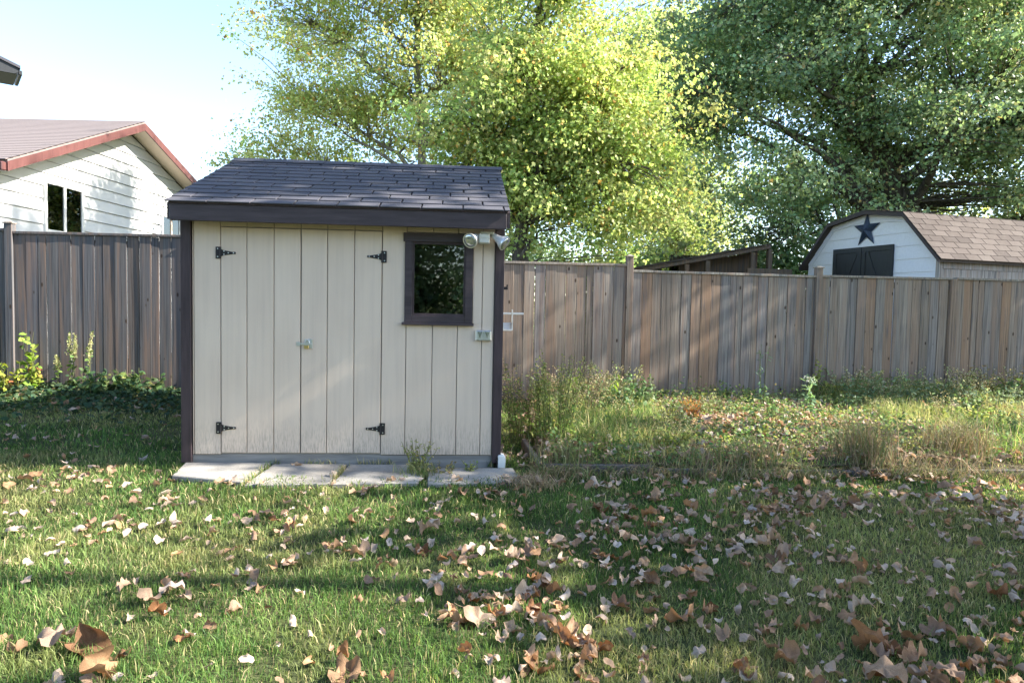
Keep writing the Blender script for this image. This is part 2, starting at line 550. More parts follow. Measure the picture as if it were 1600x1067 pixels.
# siding outside the doors
for i in range(len(G) - 1):
    a, b = G[i], G[i + 1]
    if i == 0: a = .068
    if i == len(G) - 2: b = 2.352
    if 2 <= i <= 7:
        board(a, b, 1.757, ZT, shed)               # strip over the doors
    elif b > wx0 + .02 and a < wx1 - .01:
        xa, xb = a, b
        if a < wx0:  # a board split by the opening side
            board(a, wx0, ZB, ZT, shed) if False else None
        board(xa, xb, ZB, wz0 - .01, shed)
        board(xa, xb, wz1 + .02, ZT, shed)
        if a < wx0 - .005: board(a, wx0 + .0, wz0 - .01, wz1 + .02, shed)
        if b > wx1 + .005: board(wx1 - .0, b, wz0 - .01, wz1 + .02, shed)
    else:
        board(a, b, ZB, ZT, shed)
# corner trims, foundation
for x0, x1 in ((-.012, .064), (2.355, 2.425)):
    MB().box((x0, -.016, -.04), (x1, .05, 1.86)).build('corner_trim', M['brown_post'], shed, bevel=.003)
MB().box((.05, .012, -.10), (2.37, .09, .020)).build('sill_beam', M['foundation'], shed, bevel=.004)
MB().box((.05, D - .09, -.10), (2.37, D - .01, .0)).build('sill_beam', M['foundation'], shed, bevel=.004)
MB().box((-.0, .06, -.10), (.05, D - .01, .0)).box((2.37, .06, -.10), (2.41, D - .01, .0)).build('sill_beam', M['foundation'], shed)
# soffit
MB().box((-.01, -.14, 1.812), (2.42, .012, 1.826)).build('soffit', M['brown_trim'], shed)
# doors
def screw_disc(mb, x, z, y, r=.006):
    pts = [(x + r * cos(2 * pi * k / 8), y, z + r * sin(2 * pi * k / 8)) for k in range(8)]
    mb.prism(pts, (0, -.003, 0))
def hinge(parent, x, z, sgn):
    h = MB()
    h.box((x - .034 if sgn > 0 else x, -.010, z - .045), (x if sgn > 0 else x + .034, -.0045, z + .045))
    h.tube([(x, -.011, z - .045), (x, -.011, z + .045)], [.007, .007], 8)
    P = [(x + sgn * .004, -.0045, z - .034), (x + sgn * .03, -.0045, z - .022), (x + sgn * .105, -.0045, z - .009), (x + sgn * .125, -.0045, z - .011),
         (x + sgn * .130, -.0045, z), (x + sgn * .125, -.0045, z + .011), (x + sgn * .105, -.0045, z + .009), (x + sgn * .03, -.0045, z + .022), (x + sgn * .004, -.0045, z + .034)]
    P = [(x + (p[0] - x) * .88, p[1], z + (p[2] - z) * .85) for p in P]
    h.prism(P, (0, -.005, 0))
    o = h.build('hinge', M['dark_metal'], parent, bevel=.001)
    for sx, sz in ((-.018, .03), (-.018, -.03), (.028, .012), (.028, -.012), (.060, .0), (.098, .0)):
        q = MB(); screw_disc(q, x + sgn * sx, z + sz, -.010, .0048)
        q.build('screw', M['steel'], o)
    return o
for side in (0, 1):
    gs = G[2:6] if side == 0 else G[5:9]
    d0, d1 = gs[0] + .002, gs[-1] - .002
    door = MB().box((d0, .0165, ZB + .012), (d1, .018, 1.75)).build('door', M['groove'], shed, label=None)
    for a, b in zip(gs[:-1], gs[1:]):
        board(a + (.002 if a == gs[0] else 0), b - (.002 if b == gs[-1] else 0), ZB + .012, 1.748, door, y0=-.0035, th=.0195, name='door_board')
    for z in (1.556, .226):
        hinge(door, gs[0] if side == 0 else gs[-1], z, 1 if side == 0 else -1)
    if side == 1:
        lt = MB()
        lt.box((.870, -.016, .870), (.955, -.010, .884)).box((.905, -.010, .845), (.965, -.0045, .915)).box((.842, -.010, .862), (.870, -.0045, .892))
        lt.tube([(.925 + .016 * cos(a), -.013 - .010 * sin(a) * 0 - .006, .885 + .026 * sin(a)) for a in np.linspace(0, pi, 9)], [.004] * 9, 6)
        lt.build('latch', M['steel'], door, bevel=.001)
        MB().box((.903, -.030, .842), (.938, -.014, .868)).build('padlock', M['brass'], door, bevel=.004)
# window
win = MB().box((wx0 - .012, -.018, wz1 - .055), (wx1 + .012, .03, wz1 + .012)) \
    .box((wx0, -.016, wz0 + .0), (wx0 + .058, .03, wz1 - .055)).box((wx1 - .058, -.016, wz0), (wx1, .03, wz1 - .055)) \
    .box((wx0 + .058, -.016, wz0), (wx1 - .058, .03, wz0 + .05)).build('window', M['brown_trim'], shed, bevel=.002)
MB().box((wx0 + .058, -.002, wz0 + .05), (wx0 + .072, .028, wz1 - .055)).box((wx1 - .072, -.002, wz0 + .05), (wx1 - .058, .028, wz1 - .055)) \
    .box((wx0 + .072, -.002, wz0 + .05), (wx1 - .072, .028, wz0 + .068)).box((wx0 + .072, -.002, wz1 - .072), (wx1 - .072, .028, wz1 - .055)) \
    .build('sash', M['brown_post'], win, bevel=.001)
MB().box((wx0 + .068, .012, wz0 + .06), (wx1 - .068, .016, wz1 - .062)).build('pane', M['glass'], win)
MB().box((wx0 - .018, -.036, wz0 - .022), (wx1 + .012, .012, wz0 - .001)).build('sill', M['brown_trim'], win, bevel=.002)
# dim things inside that the glass half shows
MB().box((1.45, 1.6, .5), (2.3, 1.63, 1.5)).box((1.5, 1.3, .9), (2.3, 1.6, .93)).build('inside_shelf', M['dark_wood'], shed)

# roof: deck, fascia, individual shingles
roof = MB().prism([(-.02, -.165, 1.905), (-.02, 1.36, 2.505), (-.02, D + .16, 1.905), (-.02, D + .16, 1.885), (-.02, 1.36, 2.485), (-.02, -.165, 1.885)], (2.45, 0, 0)) \
    .build('roof', M['brown_trim'], shed)
MB().box((-.022, -.178, 1.772), (2.426, -.145, 1.892)).build('fascia', M['brown_trim'], roof, bevel=.003)
MB().box((-.026, -.186, 1.892), (2.434, -.160, 1.914)).build('drip_edge', M['brown_post'], roof, bevel=.002)
MB().box((-.022, D + .13, 1.772), (2.426, D + .163, 1.892)).build('fascia', M['brown_trim'], roof)
for x0 in (-.045, 2.431):
    MB().prism([(x0, -.16, 1.78), (x0, -.16, 1.90), (x0, 1.36, 2.50), (x0, D + .15, 1.90), (x0, D + .15, 1.78), (x0, 1.36, 2.38)], (.022, 0, 0)).build('rake_board', M['brown_trim'], roof)
slope = math.atan2(.60, 1.525); SL = sqrt(.6 ** 2 + 1.525 ** 2)
NR = 12; ex = SL / NR
def shingle_mesh(w, h=.21, t=.009, mat=None):
    return MB().box((0, -.0, 0), (w, h, t)).mesh('shingle', mat, bevel=.0015)
full = shingle_mesh(.296, ex * 1.25, .010, M['shingle'])
cuts = {}
for back in (0, 1):
    for r in range(NR):
        x = -.05; off = [0, .155, .05, .21][r % 4] + rnd.uniform(-.012, .012)
        edges = [-.05] + [(-.05 + off + k * .308) for k in range(0, 10)] + [2.46]
        edges = sorted(set([e for e in edges if -.05 <= e <= 2.46]))
        edges = [edges[0]] + [e for e in edges[1:-1] if e - edges[0] > .03 and edges[-1] - e > .03] + [edges[-1]]
        for a, b in zip(edges[:-1], edges[1:]):
            w = round(b - a - .012, 3)
            if abs(w - .296) < .004: me = full
            else:
                me = cuts.get(w)
                if me is None: me = cuts[w] = shingle_mesh(w, ex * 1.25, .010, M['shingle'])
            s0 = r * ex - .035
            lift = .011 + rnd.uniform(0, .002)
            if not back:
                y = -.165 + s0 * cos(slope) - lift * sin(slope); z = 1.905 + s0 * sin(slope) + lift * cos(slope)
                o = link('shingle', me, roof, (a + rnd.uniform(0, .002), y, z), (slope - .055, 0, rnd.uniform(-.004, .004)))
            else:
                y = D + .16 - s0 * cos(slope) + lift * sin(slope); z = 1.905 + s0 * sin(slope) + lift * cos(slope)
                if r > 2: break
        if back and r > 2: break
# the hidden rear slope as one covered sheet, and the ridge caps
MB().prism([(-.05, 1.36, 2.522), (-.05, D + .18, 1.915), (-.05, D + .18, 1.905), (-.05, 1.36, 2.51)], (2.51, 0, 0)).build('rear_shingles', M['shingle'], roof)
for k in range(9):
    x0 = -.05 + k * .279
    w = .285
    MB().prism([(0, -.11, -.036), (0, 0, .010), (0, .11, -.036), (0, .11, -.028), (0, 0, .019), (0, -.11, -.028)], (w, 0, 0)) \
        .build('ridge_cap', M['shingle'], roof, loc=(x0, 1.36, 2.520 + rnd.uniform(0, .002)), rot=(0, -.012, 0))

# ---- things fixed to the shed (own things)
def sh(u, v, z): return (SHED[0] + u * SU[0] + v * SV[0], SHED[1] + u * SU[1] + v * SV[1], z)
lt = empty('security_light', sh(2.262, -.02, 1.70), SHED_A, label='twin-headed white security floodlight under the shed eave at its right corner', cat='floodlight')
MB().box((-.042, -.085, -.030), (.042, .002, .045)).build('mounting_box', M['plastic'], lt, bevel=.006)
MB().box((-.036, -.089, -.024), (.036, -.084, .006)).box((-.036, -.089, .010), (.036, -.084, .040)).build('cover_plate', M['plastic'], lt, bevel=.002)
MB().box((-.03, -.06, .045), (.075, .0, .062)).build('bracket', M['plastic'], lt, bevel=.003)
def lamp_head(p0, d):
    d = Vector(d).normalized(); p0 = Vector(p0)
    prof = [(0, .014), (.02, .022), (.045, .025), (.075, .032), (.098, .045), (.12, .053), (.132, .055)]
    o = MB().tube([p0 + d * a for a, r in prof], [r for a, r in prof], 20).build('lamp_head', M['lamp_shell'], lt, smooth=False)
    for p in o.data.polygons:
        if len(p.vertices) == 4: p.use_smooth = True
    pr = [(.133, .052), (.139, .045), (.143, .028), (.145, .004)]
    MB().tube([p0 + d * a for a, r in pr], [r for a, r in pr], 20).build('lens', M['lens'], o, smooth=True)
    MB().tube([p0 + d * .124, p0 + d * .135], [.058, .058], 20).build('rim', M['steel'], o)
    return o
lamp_head((-.05, -.035, .035), (-.42, -.75, -.38))
lamp_head((.06, -.03, .045), (.70, -.38, -.52))

ob = empty('outlet_box', sh(2.272, -.002, .965), SHED_A, label='small silver weatherproof outlet box below the shed window', cat='outlet')
MB().box((-.062, -.028, -.040), (.062, 0, .040)).build('housing', M['steel'], ob, bevel=.005)
for s in (-1, 1):
    MB().prism([(s * .003, -.028, .034), (s * .054, -.028, .034), (s * .054, -.028, -.030), (s * .028, -.028, -.036), (s * .003, -.028, -.030)], (0, -.009, 0)) \
        .build('flap_cover', M['steel'], ob, bevel=.002)
for s in (-1, 1):
    MB().prism([(s * .028 - .018, -.0375, .030), (s * .028 + .018, -.0375, .030), (s * .028, -.0375, -.02)], (0, -.007, 0)).build('flap_rib', M['lens'], ob, bevel=.001)

tr = empty('wall_rack', sh(2.42, .55, 1.10), SHED_A, label='pale metal tray rack fixed to the right side of the shed', cat='rack')
MB().box((0, -.02, .025), (.215, .02, .042)).build('bar', M['white_trim'], tr, bevel=.003)
MB().box((0, .0, -.112), (.112, .012, -.045)).build('side_panel', M['lamp_shell'], tr, bevel=.002)
MB().box((.112, -.022, -.11), (.122, .022, .068)).build('upright', M['white_trim'], tr, bevel=.002)
MB().prism([(0, -.03, -.03), (.02, -.03, -.03), (.045, -.03, -.10), (.112, -.03, -.10), (.112, -.03, -.115), (0, -.03, -.115)], (0, .22, 0)).build('tray', M['white_trim'], tr, bevel=.002)
hk = empty('wall_hook', sh(2.42, .35, 1.345), SHED_A, label='small black iron hook high on the right side of the shed', cat='hook')
MB().box((0, -.012, -.012), (.06, .012, .012)).box((.048, -.012, .012), (.06, .012, .03)).build('hook_arm', M['dark_metal'], hk, bevel=.002)
blk = empty('plastic_splash_block', sh(2.43, -.045, -.075), SHED_A, label='small white plastic block standing at the right front corner of the shed', cat='block')
MB().prism([(-.028, 0, 0), (.03, 0, 0), (.034, 0, .075), (.022, 0, .098), (-.004, 0, .105), (-.028, 0, .10)], (0, .10, 0)).build('block_body', M['white_trim'], blk, bevel=.006)
MB().box((-.036, .004, 0), (-.029, .09, .085)).build('block_lip', M['dark_metal'], blk)

# ------------------------------------------------------------------ paving slabs before the shed
pav = empty('paving', (SHED[0], SHED[1], 0), SHED_A, kind='structure')
slabs = [[(.02, -.015), (.655, -.015), (.615, -.60), (.085, -.42)],
         [(.675, -.012), (1.225, -.012), (1.20, -.60), (.64, -.62)],
         [(1.250, -.014), (1.70, -.014), (1.84, -.33), (1.80, -.56), (1.225, -.60)],
         [(1.86, -.10), (2.52, -.09), (2.55, -.55), (1.88, -.58)]]
for k, P in enumerate(slabs):
    zt = -.046 + (.008, -.006, .004, -.004)[k]
    o = MB().prism([(x, y, zt - .06) for x, y in P], (0, 0, .06)).build('slab', M['concrete'], pav, bevel=.006, rot=(rnd.uniform(-.008, .008), rnd.uniform(-.006, .006), 0))

# ------------------------------------------------------------------ wooden fence
fence = empty('wooden_fence', FEN, FEN_A, label='weathered vertical board fence across the yard behind the shed, stepping down at its posts', cat='fence')
tops = [(-12.6, -6.25, 2.02, 2.02), (-6.25, -4.0, 1.99, 2.01), (-4.0, -1.9, 2.01, 2.01), (-1.9, 1.605, 1.785, 1.80), (1.605, 4.37, 1.722, 1.712),
        (4.37, 6.46, 1.722, 1.732), (6.46, 9.0, 1.738, 1.728), (9.0, 11.6, 1.70, 1.70)]
posts = [(-8.9, 2.12), (-6.25, 2.115), (-4.0, 2.03), (-1.9, 1.93), (1.605, 1.93), (4.37, 1.85), (6.46, 1.745), (9.0, 1.82)]
bcache = {}
for (u0, u1, z0, z1) in tops:
    dark = u1 < -1.8  # left bays: darker wood colour holds the shed's shade as well as weathering
    u = u0 + .045
    while u < u1 - .05:
        w = rnd.choice([.134, .138, .14, .142]) if rnd.random() > .12 else .09
        w = min(w, u1 - .045 - u)
        if w < .03: break
        zt = z0 + (z1 - z0) * (u - u0) / (u1 - u0) - .03
        key = (w if w in (.134, .138, .14, .142, .09) else round(w, 3), round(zt, 2), dark)
        if key not in bcache:
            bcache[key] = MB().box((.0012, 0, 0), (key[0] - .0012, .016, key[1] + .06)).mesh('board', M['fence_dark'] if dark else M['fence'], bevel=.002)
        X0 = u * cos(FEN_A); Y0 = 9.2 + u * sin(FEN_A)
        o = link('board', bcache[key], fence, (u + (w * 0), .0 + rnd.uniform(-.004, .004), -.06), (rnd.uniform(-.003, .003), rnd.uniform(-.0015, .0015), rnd.uniform(-.035, .035)))
        u += w + rnd.choice([.001, .002, .004, .003])
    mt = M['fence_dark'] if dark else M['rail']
    ang = atan2(z1 - z0, u1 - u0)
    L = u1 - u0 - .09
    MB().box((0, -.022, -.028), (L, .075, .004)).build('cap_rail', mt, fence, bevel=.003, loc=(u0 + .045, 0, z0), rot=(0, -ang, 0))
    MB().box((0, .018, 0), (L, .056, .085)).build('back_rail', mt, fence, bevel=.003, loc=(u0 + .045, 0, .25))
    MB().box((0, .018, 0), (L, .056, .085)).build('back_rail', mt, fence, bevel=.003, loc=(u0 + .045, 0, z0 - .16))
for (u, zt) in posts:
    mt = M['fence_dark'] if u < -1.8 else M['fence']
    p = MB().box((-.045, -.032, -.1), (.045, .058, zt - .03)).build('post', mt, fence, bevel=.004, loc=(u, 0, 0))
    if zt > 1.78:
        MB().prism([(-.056, -.044, zt - .029), (.056, -.044, zt - .029), (.056, .070, zt - .029), (-.056, .070, zt - .029)], (0, 0, .014)) \
            .raw([(-.05, -.038, zt - .015), (.05, -.038, zt - .015), (.05, .064, zt - .015), (-.05, .064, zt - .015), (0, .013, zt + .008)],
                 [(0, 1, 4), (1, 2, 4), (2, 3, 4), (3, 0, 4), (3, 2, 1, 0)]).build('post_cap', M['rail'], p)

# ------------------------------------------------------------------ white house over the fence on the left
def clip_band(poly, z0, z1):
    def cl(P, zc, keep_above):
        out = []
        for i in range(len(P)):
            a, b = P[i], P[(i + 1) % len(P)]
            ia = (a[1] >= zc) if keep_above else (a[1] <= zc)
            ib = (b[1] >= zc) if keep_above else (b[1] <= zc)
            if ia: out.append(a)
            if ia != ib:
                t = (zc - a[1]) / (b[1] - a[1]); out.append((a[0] + t * (b[0] - a[0]), zc))
        return out
    P = cl(poly, z0, True)
    return cl(P, z1, False) if len(P) > 2 else []
HX = -7.45
house = empty('white_house', (HX, 9.9, 0), 0, label='white lap-sided house with low gable and dull red roof edge beyond the left fence', cat='house')
prof = [(0, -.1), (6.6, -.1), (6.6, 3.30), (3.25, 4.42), (0, 3.10)]      # (y, z)
MB().prism([(-.012, y, z) for y, z in prof], (-7.5, 0, 0)).build('wall', M['barn_side'], house)  # grey backing seen through the lap gaps stands in for their shadow lines
z = -.1
while z < 4.42:
    P = clip_band(prof, z + .007, z + .203)
    if len(P) > 2:
        def xo(zz): return .004 + .024 * (1 - (zz - z) / .203)
        n = len(P)
        vs = [(xo(c), a, c) for a, c in P] + [(-.028, a, c) for a, c in P]
        MB().raw(vs, [tuple(range(n)), tuple(range(2 * n - 1, n - 1, -1))] + [(i, n + i, n + (i + 1) % n, (i + 1) % n) for i in range(n)]).build('siding_board', M['white_vinyl'], house)
    z += .203
z = -.1
while z < 3.1:
    MB().prism([(0, -.018, z), (0, -.003, z + .203), (0, .0, z + .203), (0, .0, z)], (-7.5, 0, 0)).build('siding_board', M['white_vinyl'], house)
    z += .203
def house_window(y0, y1, z0, z1, mull):
    w = MB().box((0, y0, z0), (.055, y0 + .055, z1)).box((0, y1 - .055, z0), (.055, y1, z1)).box((0, y0 + .055, z0), (.055, y1 - .055, z0 + .05)) \
        .box((0, y0 + .055, z1 - .05), (.055, y1 - .055, z1)).build('window', M['white_trim'], house, bevel=.004)
    MB().box((.019, y0 + .05, z0 + .045), (.024, y1 - .05, z1 - .045)).build('backing', M['interior'], w)
    ym = (y0 + y1) / 2
    for a, b in ((y0 + .056, ym - .03), (ym + .03, y1 - .056)):
        MB().box((.034, a, z0 + .051), (.037, b, z1 - .051)).build('pane', M['glass'], w)
    MB().box((.024, ym - .03, z0 + .05), (.05, ym + .03, z1 - .05)).build('mullion', M['white_trim'] if mull else M['siding'], w, bevel=.002)
    return w
house_window(.95, 1.93, 2.22, 3.04, True)
w2 = house_window(4.55, 5.35, 2.2, 2.98, False)
# curtains close behind the second window
MB().box((.025, 4.61, 2.25), (.030, 4.92, 2.93)).box((.025, 4.98, 2.25), (.030, 5.29, 2.93)).build('curtain', M['white_trim'], w2)
# roof: two slopes overhanging by .4 m, ridge runs away to the left
OV = .40
def slope_slab(ya, za, yb, zb, name, mat, t=.09, x0=OV, x1=-7.9, dz=0):
    return MB().prism([(x0, ya, za + dz), (x0, yb, zb + dz), (x0, yb, zb + dz + t), (x0, ya, za + dz + t)], (x1 - x0, 0, 0)).build(name, mat, house)
ky, kz = 3.25, 4.44
m1 = (4.42 - 3.10) / 3.25; m2 = (4.42 - 3.30) / 3.35
hroof = slope_slab(-.30, kz - m1 * 3.55, ky, kz, 'roof', M['shingle_grey'], .05, OV - .01, -7.9, .06)
slope_slab(ky, kz, 6.95, kz - m2 * 3.7, 'roof', M['shingle_grey'], .05, OV - .01, -7.9, .06)
MB().prism([(.02, -.28, kz - m1 * 3.53), (.02, ky, kz), (.02, ky, kz + .03), (.02, -.28, kz - m1 * 3.53 + .03)], (OV - .04, 0, 0)) \
    .prism([(.02, ky, kz), (.02, 6.9, kz - m2 * 3.65), (.02, 6.9, kz - m2 * 3.65 + .03), (.02, ky, kz + .03)], (OV - .04, 0, 0)).build('soffit', M['cream_soffit'], house)
MB().prism([(OV - .012, -.33, kz - m1 * 3.58 - .06), (OV - .012, ky, kz - .06), (OV - .012, ky, kz + .07), (OV - .012, -.33, kz - m1 * 3.58 + .07)], (.026, 0, 0)) \
    .prism([(OV - .012, ky, kz - .06), (OV - .012, 6.98, kz - m2 * 3.73 - .06), (OV - .012, 6.98, kz - m2 * 3.73 + .07), (OV - .012, ky, kz + .07)], (.026, 0, 0)) \
    .build('rake_fascia', M['red_fascia'], house)
MB().box((-7.9, -.42, kz - m1 * 3.58 - .06), (OV, -.331, kz - m1 * 3.58 + .06)).build('gutter', M['red_fascia'], house, bevel=.012)
# shingle courses too fine to pick apart: one real, joined piece
co = MB(); r = 0
y = -.34
while y < ky:
    zz = kz + .115 - m1 * (ky - y)
    co.prism([(OV - .01, y, zz), (OV - .01, y + .15, zz + m1 * .15 - .008), (OV - .01, y + .15, zz + m1 * .15 - .02), (OV - .01, y, zz - .012)], (-8.2, 0, 0))
    y += .135
co.build('shingle_courses', M['shingle_grey'], hroof, kind='stuff')

# two-storey neighbour: only the corner of its eaves reaches into the view
far = empty('two_storey_house', (-14.5, 20.2, 0), radians(40), label='dark eave corner of a taller house at the top left edge', cat='house')
EZ = 7.62
MB().box((-8.2, .45, -.1), (-1.8, 8, EZ)).build('wall', M['white_vinyl'], far)
MB().box((-9.0, 0, EZ), (-.02, 1.4, EZ + .03)).build('soffit', M['black_door'], far)
MB().prism([(0, -.03, EZ + .05), (-.10, -.03, EZ), (-9.2, -.03, EZ), (-9.2, -.03, EZ + .24), (-4.6, -.03, EZ + 1.9), (0, -.03, EZ + .24)], (0, .06, 0)).build('gable_fascia', M['black_door'], far)
MB().prism([(.05, -.08, EZ + .24), (-4.6, -.08, EZ + 1.94), (-9.25, -.08, EZ + .24), (-9.25, -.08, EZ + .16), (-4.6, -.08, EZ + 1.84), (.05, -.08, EZ + .16)], (0, 1.5, 0)).build('roof', M['shingle'], far)
MB().box((-.0, .04, EZ), (.10, 1.4, EZ + .14)).build('gutter', M['black_door'], far, bevel=.02)

# ------------------------------------------------------------------ gambrel barn on the right
BA = atan2(.303, .953)
BO = (7.45, 12.0, 0)
barn = empty('barn_shed', BO, BA, label='white gambrel-roofed barn shed with black doors beyond the right fence', cat='barn shed')
WD = 3.2; LN = 4.2
gp = [(0, 0), (WD, 0), (WD, 2.27), (WD - .66, 3.0), (WD / 2, 3.14), (.66, 3.0), (0, 2.27)]     # (y, z) on the front
MB().prism([(.03, y, zz) for y, zz in gp], (LN - .03, 0, 0)).build('wall', M['barn_side'], barn)
dy0, dy1, dz = .95, 2.45, 2.50
z = 0; hb = .245
while z < 3.14:
    P = clip_band(gp, z, min(z + hb, 3.14))
    if len(P) > 2:
        def xo(zz): return -.004 - .013 * (1 - (zz - z) / hb)
        n = len(P)
        vs = [(xo(c), a, c) for a, c in P] + [(.028, a, c) for a, c in P]
        MB().raw(vs, [tuple(range(n)), tuple(range(2 * n - 1, n - 1, -1))] + [(i, n + i, n + (i + 1) % n, (i + 1) % n) for i in range(n)]).build('siding_board', M['barn_white'], barn)
    z += hb
for k in range(9):
    z = k * .25
    MB().box((.04, -.016, z + .003), (LN, -.001, min(z + .247, 2.25))).build('side_board', M['barn_side'], barn, bevel=.003)
MB().box((-.02, -.018, 0), (.04, .06, 2.25)).build('corner_trim', M['barn_side'], barn, bevel=.003)
# gable trim line (raised panel outline near the roof edge)
ins = [(WD - .12, 2.22), (WD - .72, 2.90), (WD / 2, 3.03), (.72, 2.90)]
tb = MB()
for a, b in zip(ins[:-1], ins[1:]):
    tb.prism([(-.018, a[0], a[1]), (-.018, b[0], b[1]), (-.018, b[0], b[1] - .016), (-.018, a[0], a[1] - .016)], (-.012, 0, 0))
tb.build('gable_trim', M['barn_white'], barn)
for k, (a, b) in enumerate(((dy0, (dy0 + dy1) / 2 - .008), ((dy0 + dy1) / 2 + .008, dy1))):
    dr = MB().box((-.040, a, .1), (-.018, b, dz)).build('door', M['black_door'], barn, bevel=.003)
    fr = MB().box((-.055, a, dz - .10), (-.041, b, dz)).box((-.055, a, .1), (-.041, a + .09, dz - .10)).box((-.055, b - .09, .1), (-.041, b, dz - .10))
    fr.build('door_frame', M['black_door'], dr, bevel=.002)
    c = MB()
    lo, hi = (a + .09, b - .09)
    x0_, x1_ = (hi, lo) if k == 0 else (lo, hi)
    c.prism([(-.05, x0_, dz - .10), (-.05, x0_ + (.07 if k else -.07), dz - .10), (-.05, x1_, 1.3), (-.05, x1_ + (-.07 if k else .07), 1.3)], (.009, 0, 0))
    c.build('door_brace', M['black_door'], dr)
rp = [(WD + .12, 2.16), (WD - .68, 3.04), (WD / 2, 3.19), (.68, 3.04), (-.12, 2.16)]
rin = [(a, b - .05) for a, b in rp][::-1]
broof = MB().prism([(-.14, y, z) for y, z in rp + rin], (LN + .28, 0, 0)).build('roof', M['shingle_brown'], barn)
rf = MB()
for a, b in zip(rp[:-1], rp[1:]):
    rf.prism([(-.165, a[0], a[1] + .008), (-.165, b[0], b[1] + .008), (-.165, b[0], b[1] - .07), (-.165, a[0], a[1] - .07)], (.022, 0, 0))
rf.build('rake_trim', M['brown_trim'], broof)
def roof_shingles(p, q, root, x0, x1, tab, expo, mat, thick=.012):
    """rows of shingles up the slope from p=(y,z) to q"""
    dy, dz_ = q[0] - p[0], q[1] - p[1]
    L = sqrt(dy * dy + dz_ * dz_); ang = atan2(dz_, dy); n = int(round(L / expo)); e = L / n
    cache = {}
    for r in range(n):
        off = (r % 2) * tab / 2 + rnd.uniform(-.02, .02)
        es = [x0] + [x0 + off + k * tab for k in range(int((x1 - x0) / tab) + 2) if x0 + .05 < x0 + off + k * tab < x1 - .05] + [x1]
        for a, b in zip(es[:-1], es[1:]):
            w = round(b - a - .008, 2)
            if w not in cache:
                cache[w] = MB().box((0, 0, 0), (w, e * 1.2, thick)).mesh('shingle', mat, bevel=.002)
            s = r * e - .01
            link('shingle', cache[w], root, (a, p[0] + s * cos(ang) - .012 * sin(ang), p[1] + s * sin(ang) + .014 * cos(ang)), (ang - .04 * (1 if dy > 0 else 1), 0, 0))
roof_shingles((-.14, 2.15), (.68, 3.04), broof, -.16, LN + .14, .32, .145, M['shingle_brown'])
roof_shingles((.68, 3.045), (WD / 2, 3.195), broof, -.16, LN + .14, .32, .15, M['shingle_brown'])

# barn star
def bl(x, y, z):
    return (BO[0] + x * cos(BA) - y * sin(BA), BO[1] + x * sin(BA) + y * cos(BA), z)
star = empty('barn_star', bl(-.03, WD / 2 + .02, 2.83), BA, label='dark blue five-pointed metal star hung above the black barn doors', cat='star')
vs = []; R1, R2 = .36, .14
for k in range(10):
    a = pi / 2 + k * pi / 5; r = R1 if k % 2 == 0 else R2
    vs.append((0, r * cos(a) * .95, r * sin(a)))
vs += [(-.085, 0, 0), (.012, 0, 0)]
MB().raw(vs, [(k, (k + 1) % 10, 10) for k in range(10)] + [((k + 1) % 10, k, 11) for k in range(10)]).build('star_body', M['star_paint'], star)

# ------------------------------------------------------------------ old open lean-to beyond the fence
lean = empty('lean_to', (2.75, 14.6, 0), radians(8), label='old dark open lean-to with a low sloping roof beyond the right fence', cat='lean-to')
RZ = lambda x: 1.98 + .20 * x
MB().prism([(-.9, 0, RZ(-.9)), (2.9, 0, RZ(2.9)), (2.9, 0, RZ(2.9) + .09), (-.9, 0, RZ(-.9) + .09)], (0, 2.6, 0)).build('roof', M['dark_wood'], lean, bevel=.01)
rb = MB()
for k in range(8):
    x = -.9 + k * .47
    rb.prism([(x, -.04, RZ(x) + .10), (x + .45, -.04, RZ(x + .45) + .092), (x + .45, -.04, RZ(x + .45) + .115), (x, -.04, RZ(x) + .125)], (0, 2.68, 0))
rb.build('roof_covering', M['shingle_brown'], lean)
MB().box((-.6, 2.4, 0), (1.0, 2.45, 2.1)).box((1.5, 2.3, 0), (3.2, 2.4, 2.55)).build('back_wall', M['dark_wood'], lean)
MB().box((-.7, .7, 0), (.62, .74, 1.84)).prism([(1.0, .5, 0), (2.85, .5, 0), (2.85, .5, RZ(2.85) - .01), (1.0, .5, RZ(1.0) - .01)], (0, .04, 0)).build('shade_fill', M['dark_wood'], lean)  # added dark panels stand in for the shade under the open roof
for x in (-.4, .95, 1.42, 2.45, 2.85):
    MB().box((x, .02, 0), (x + .10, .12, RZ(x))).build('post', M['dark_wood'], lean, bevel=.005)
MB().box((2.35, -.03, 1.35), (3.4, .015, 2.12)).build('side_panel', M['dark_wood'], lean, bevel=.005)

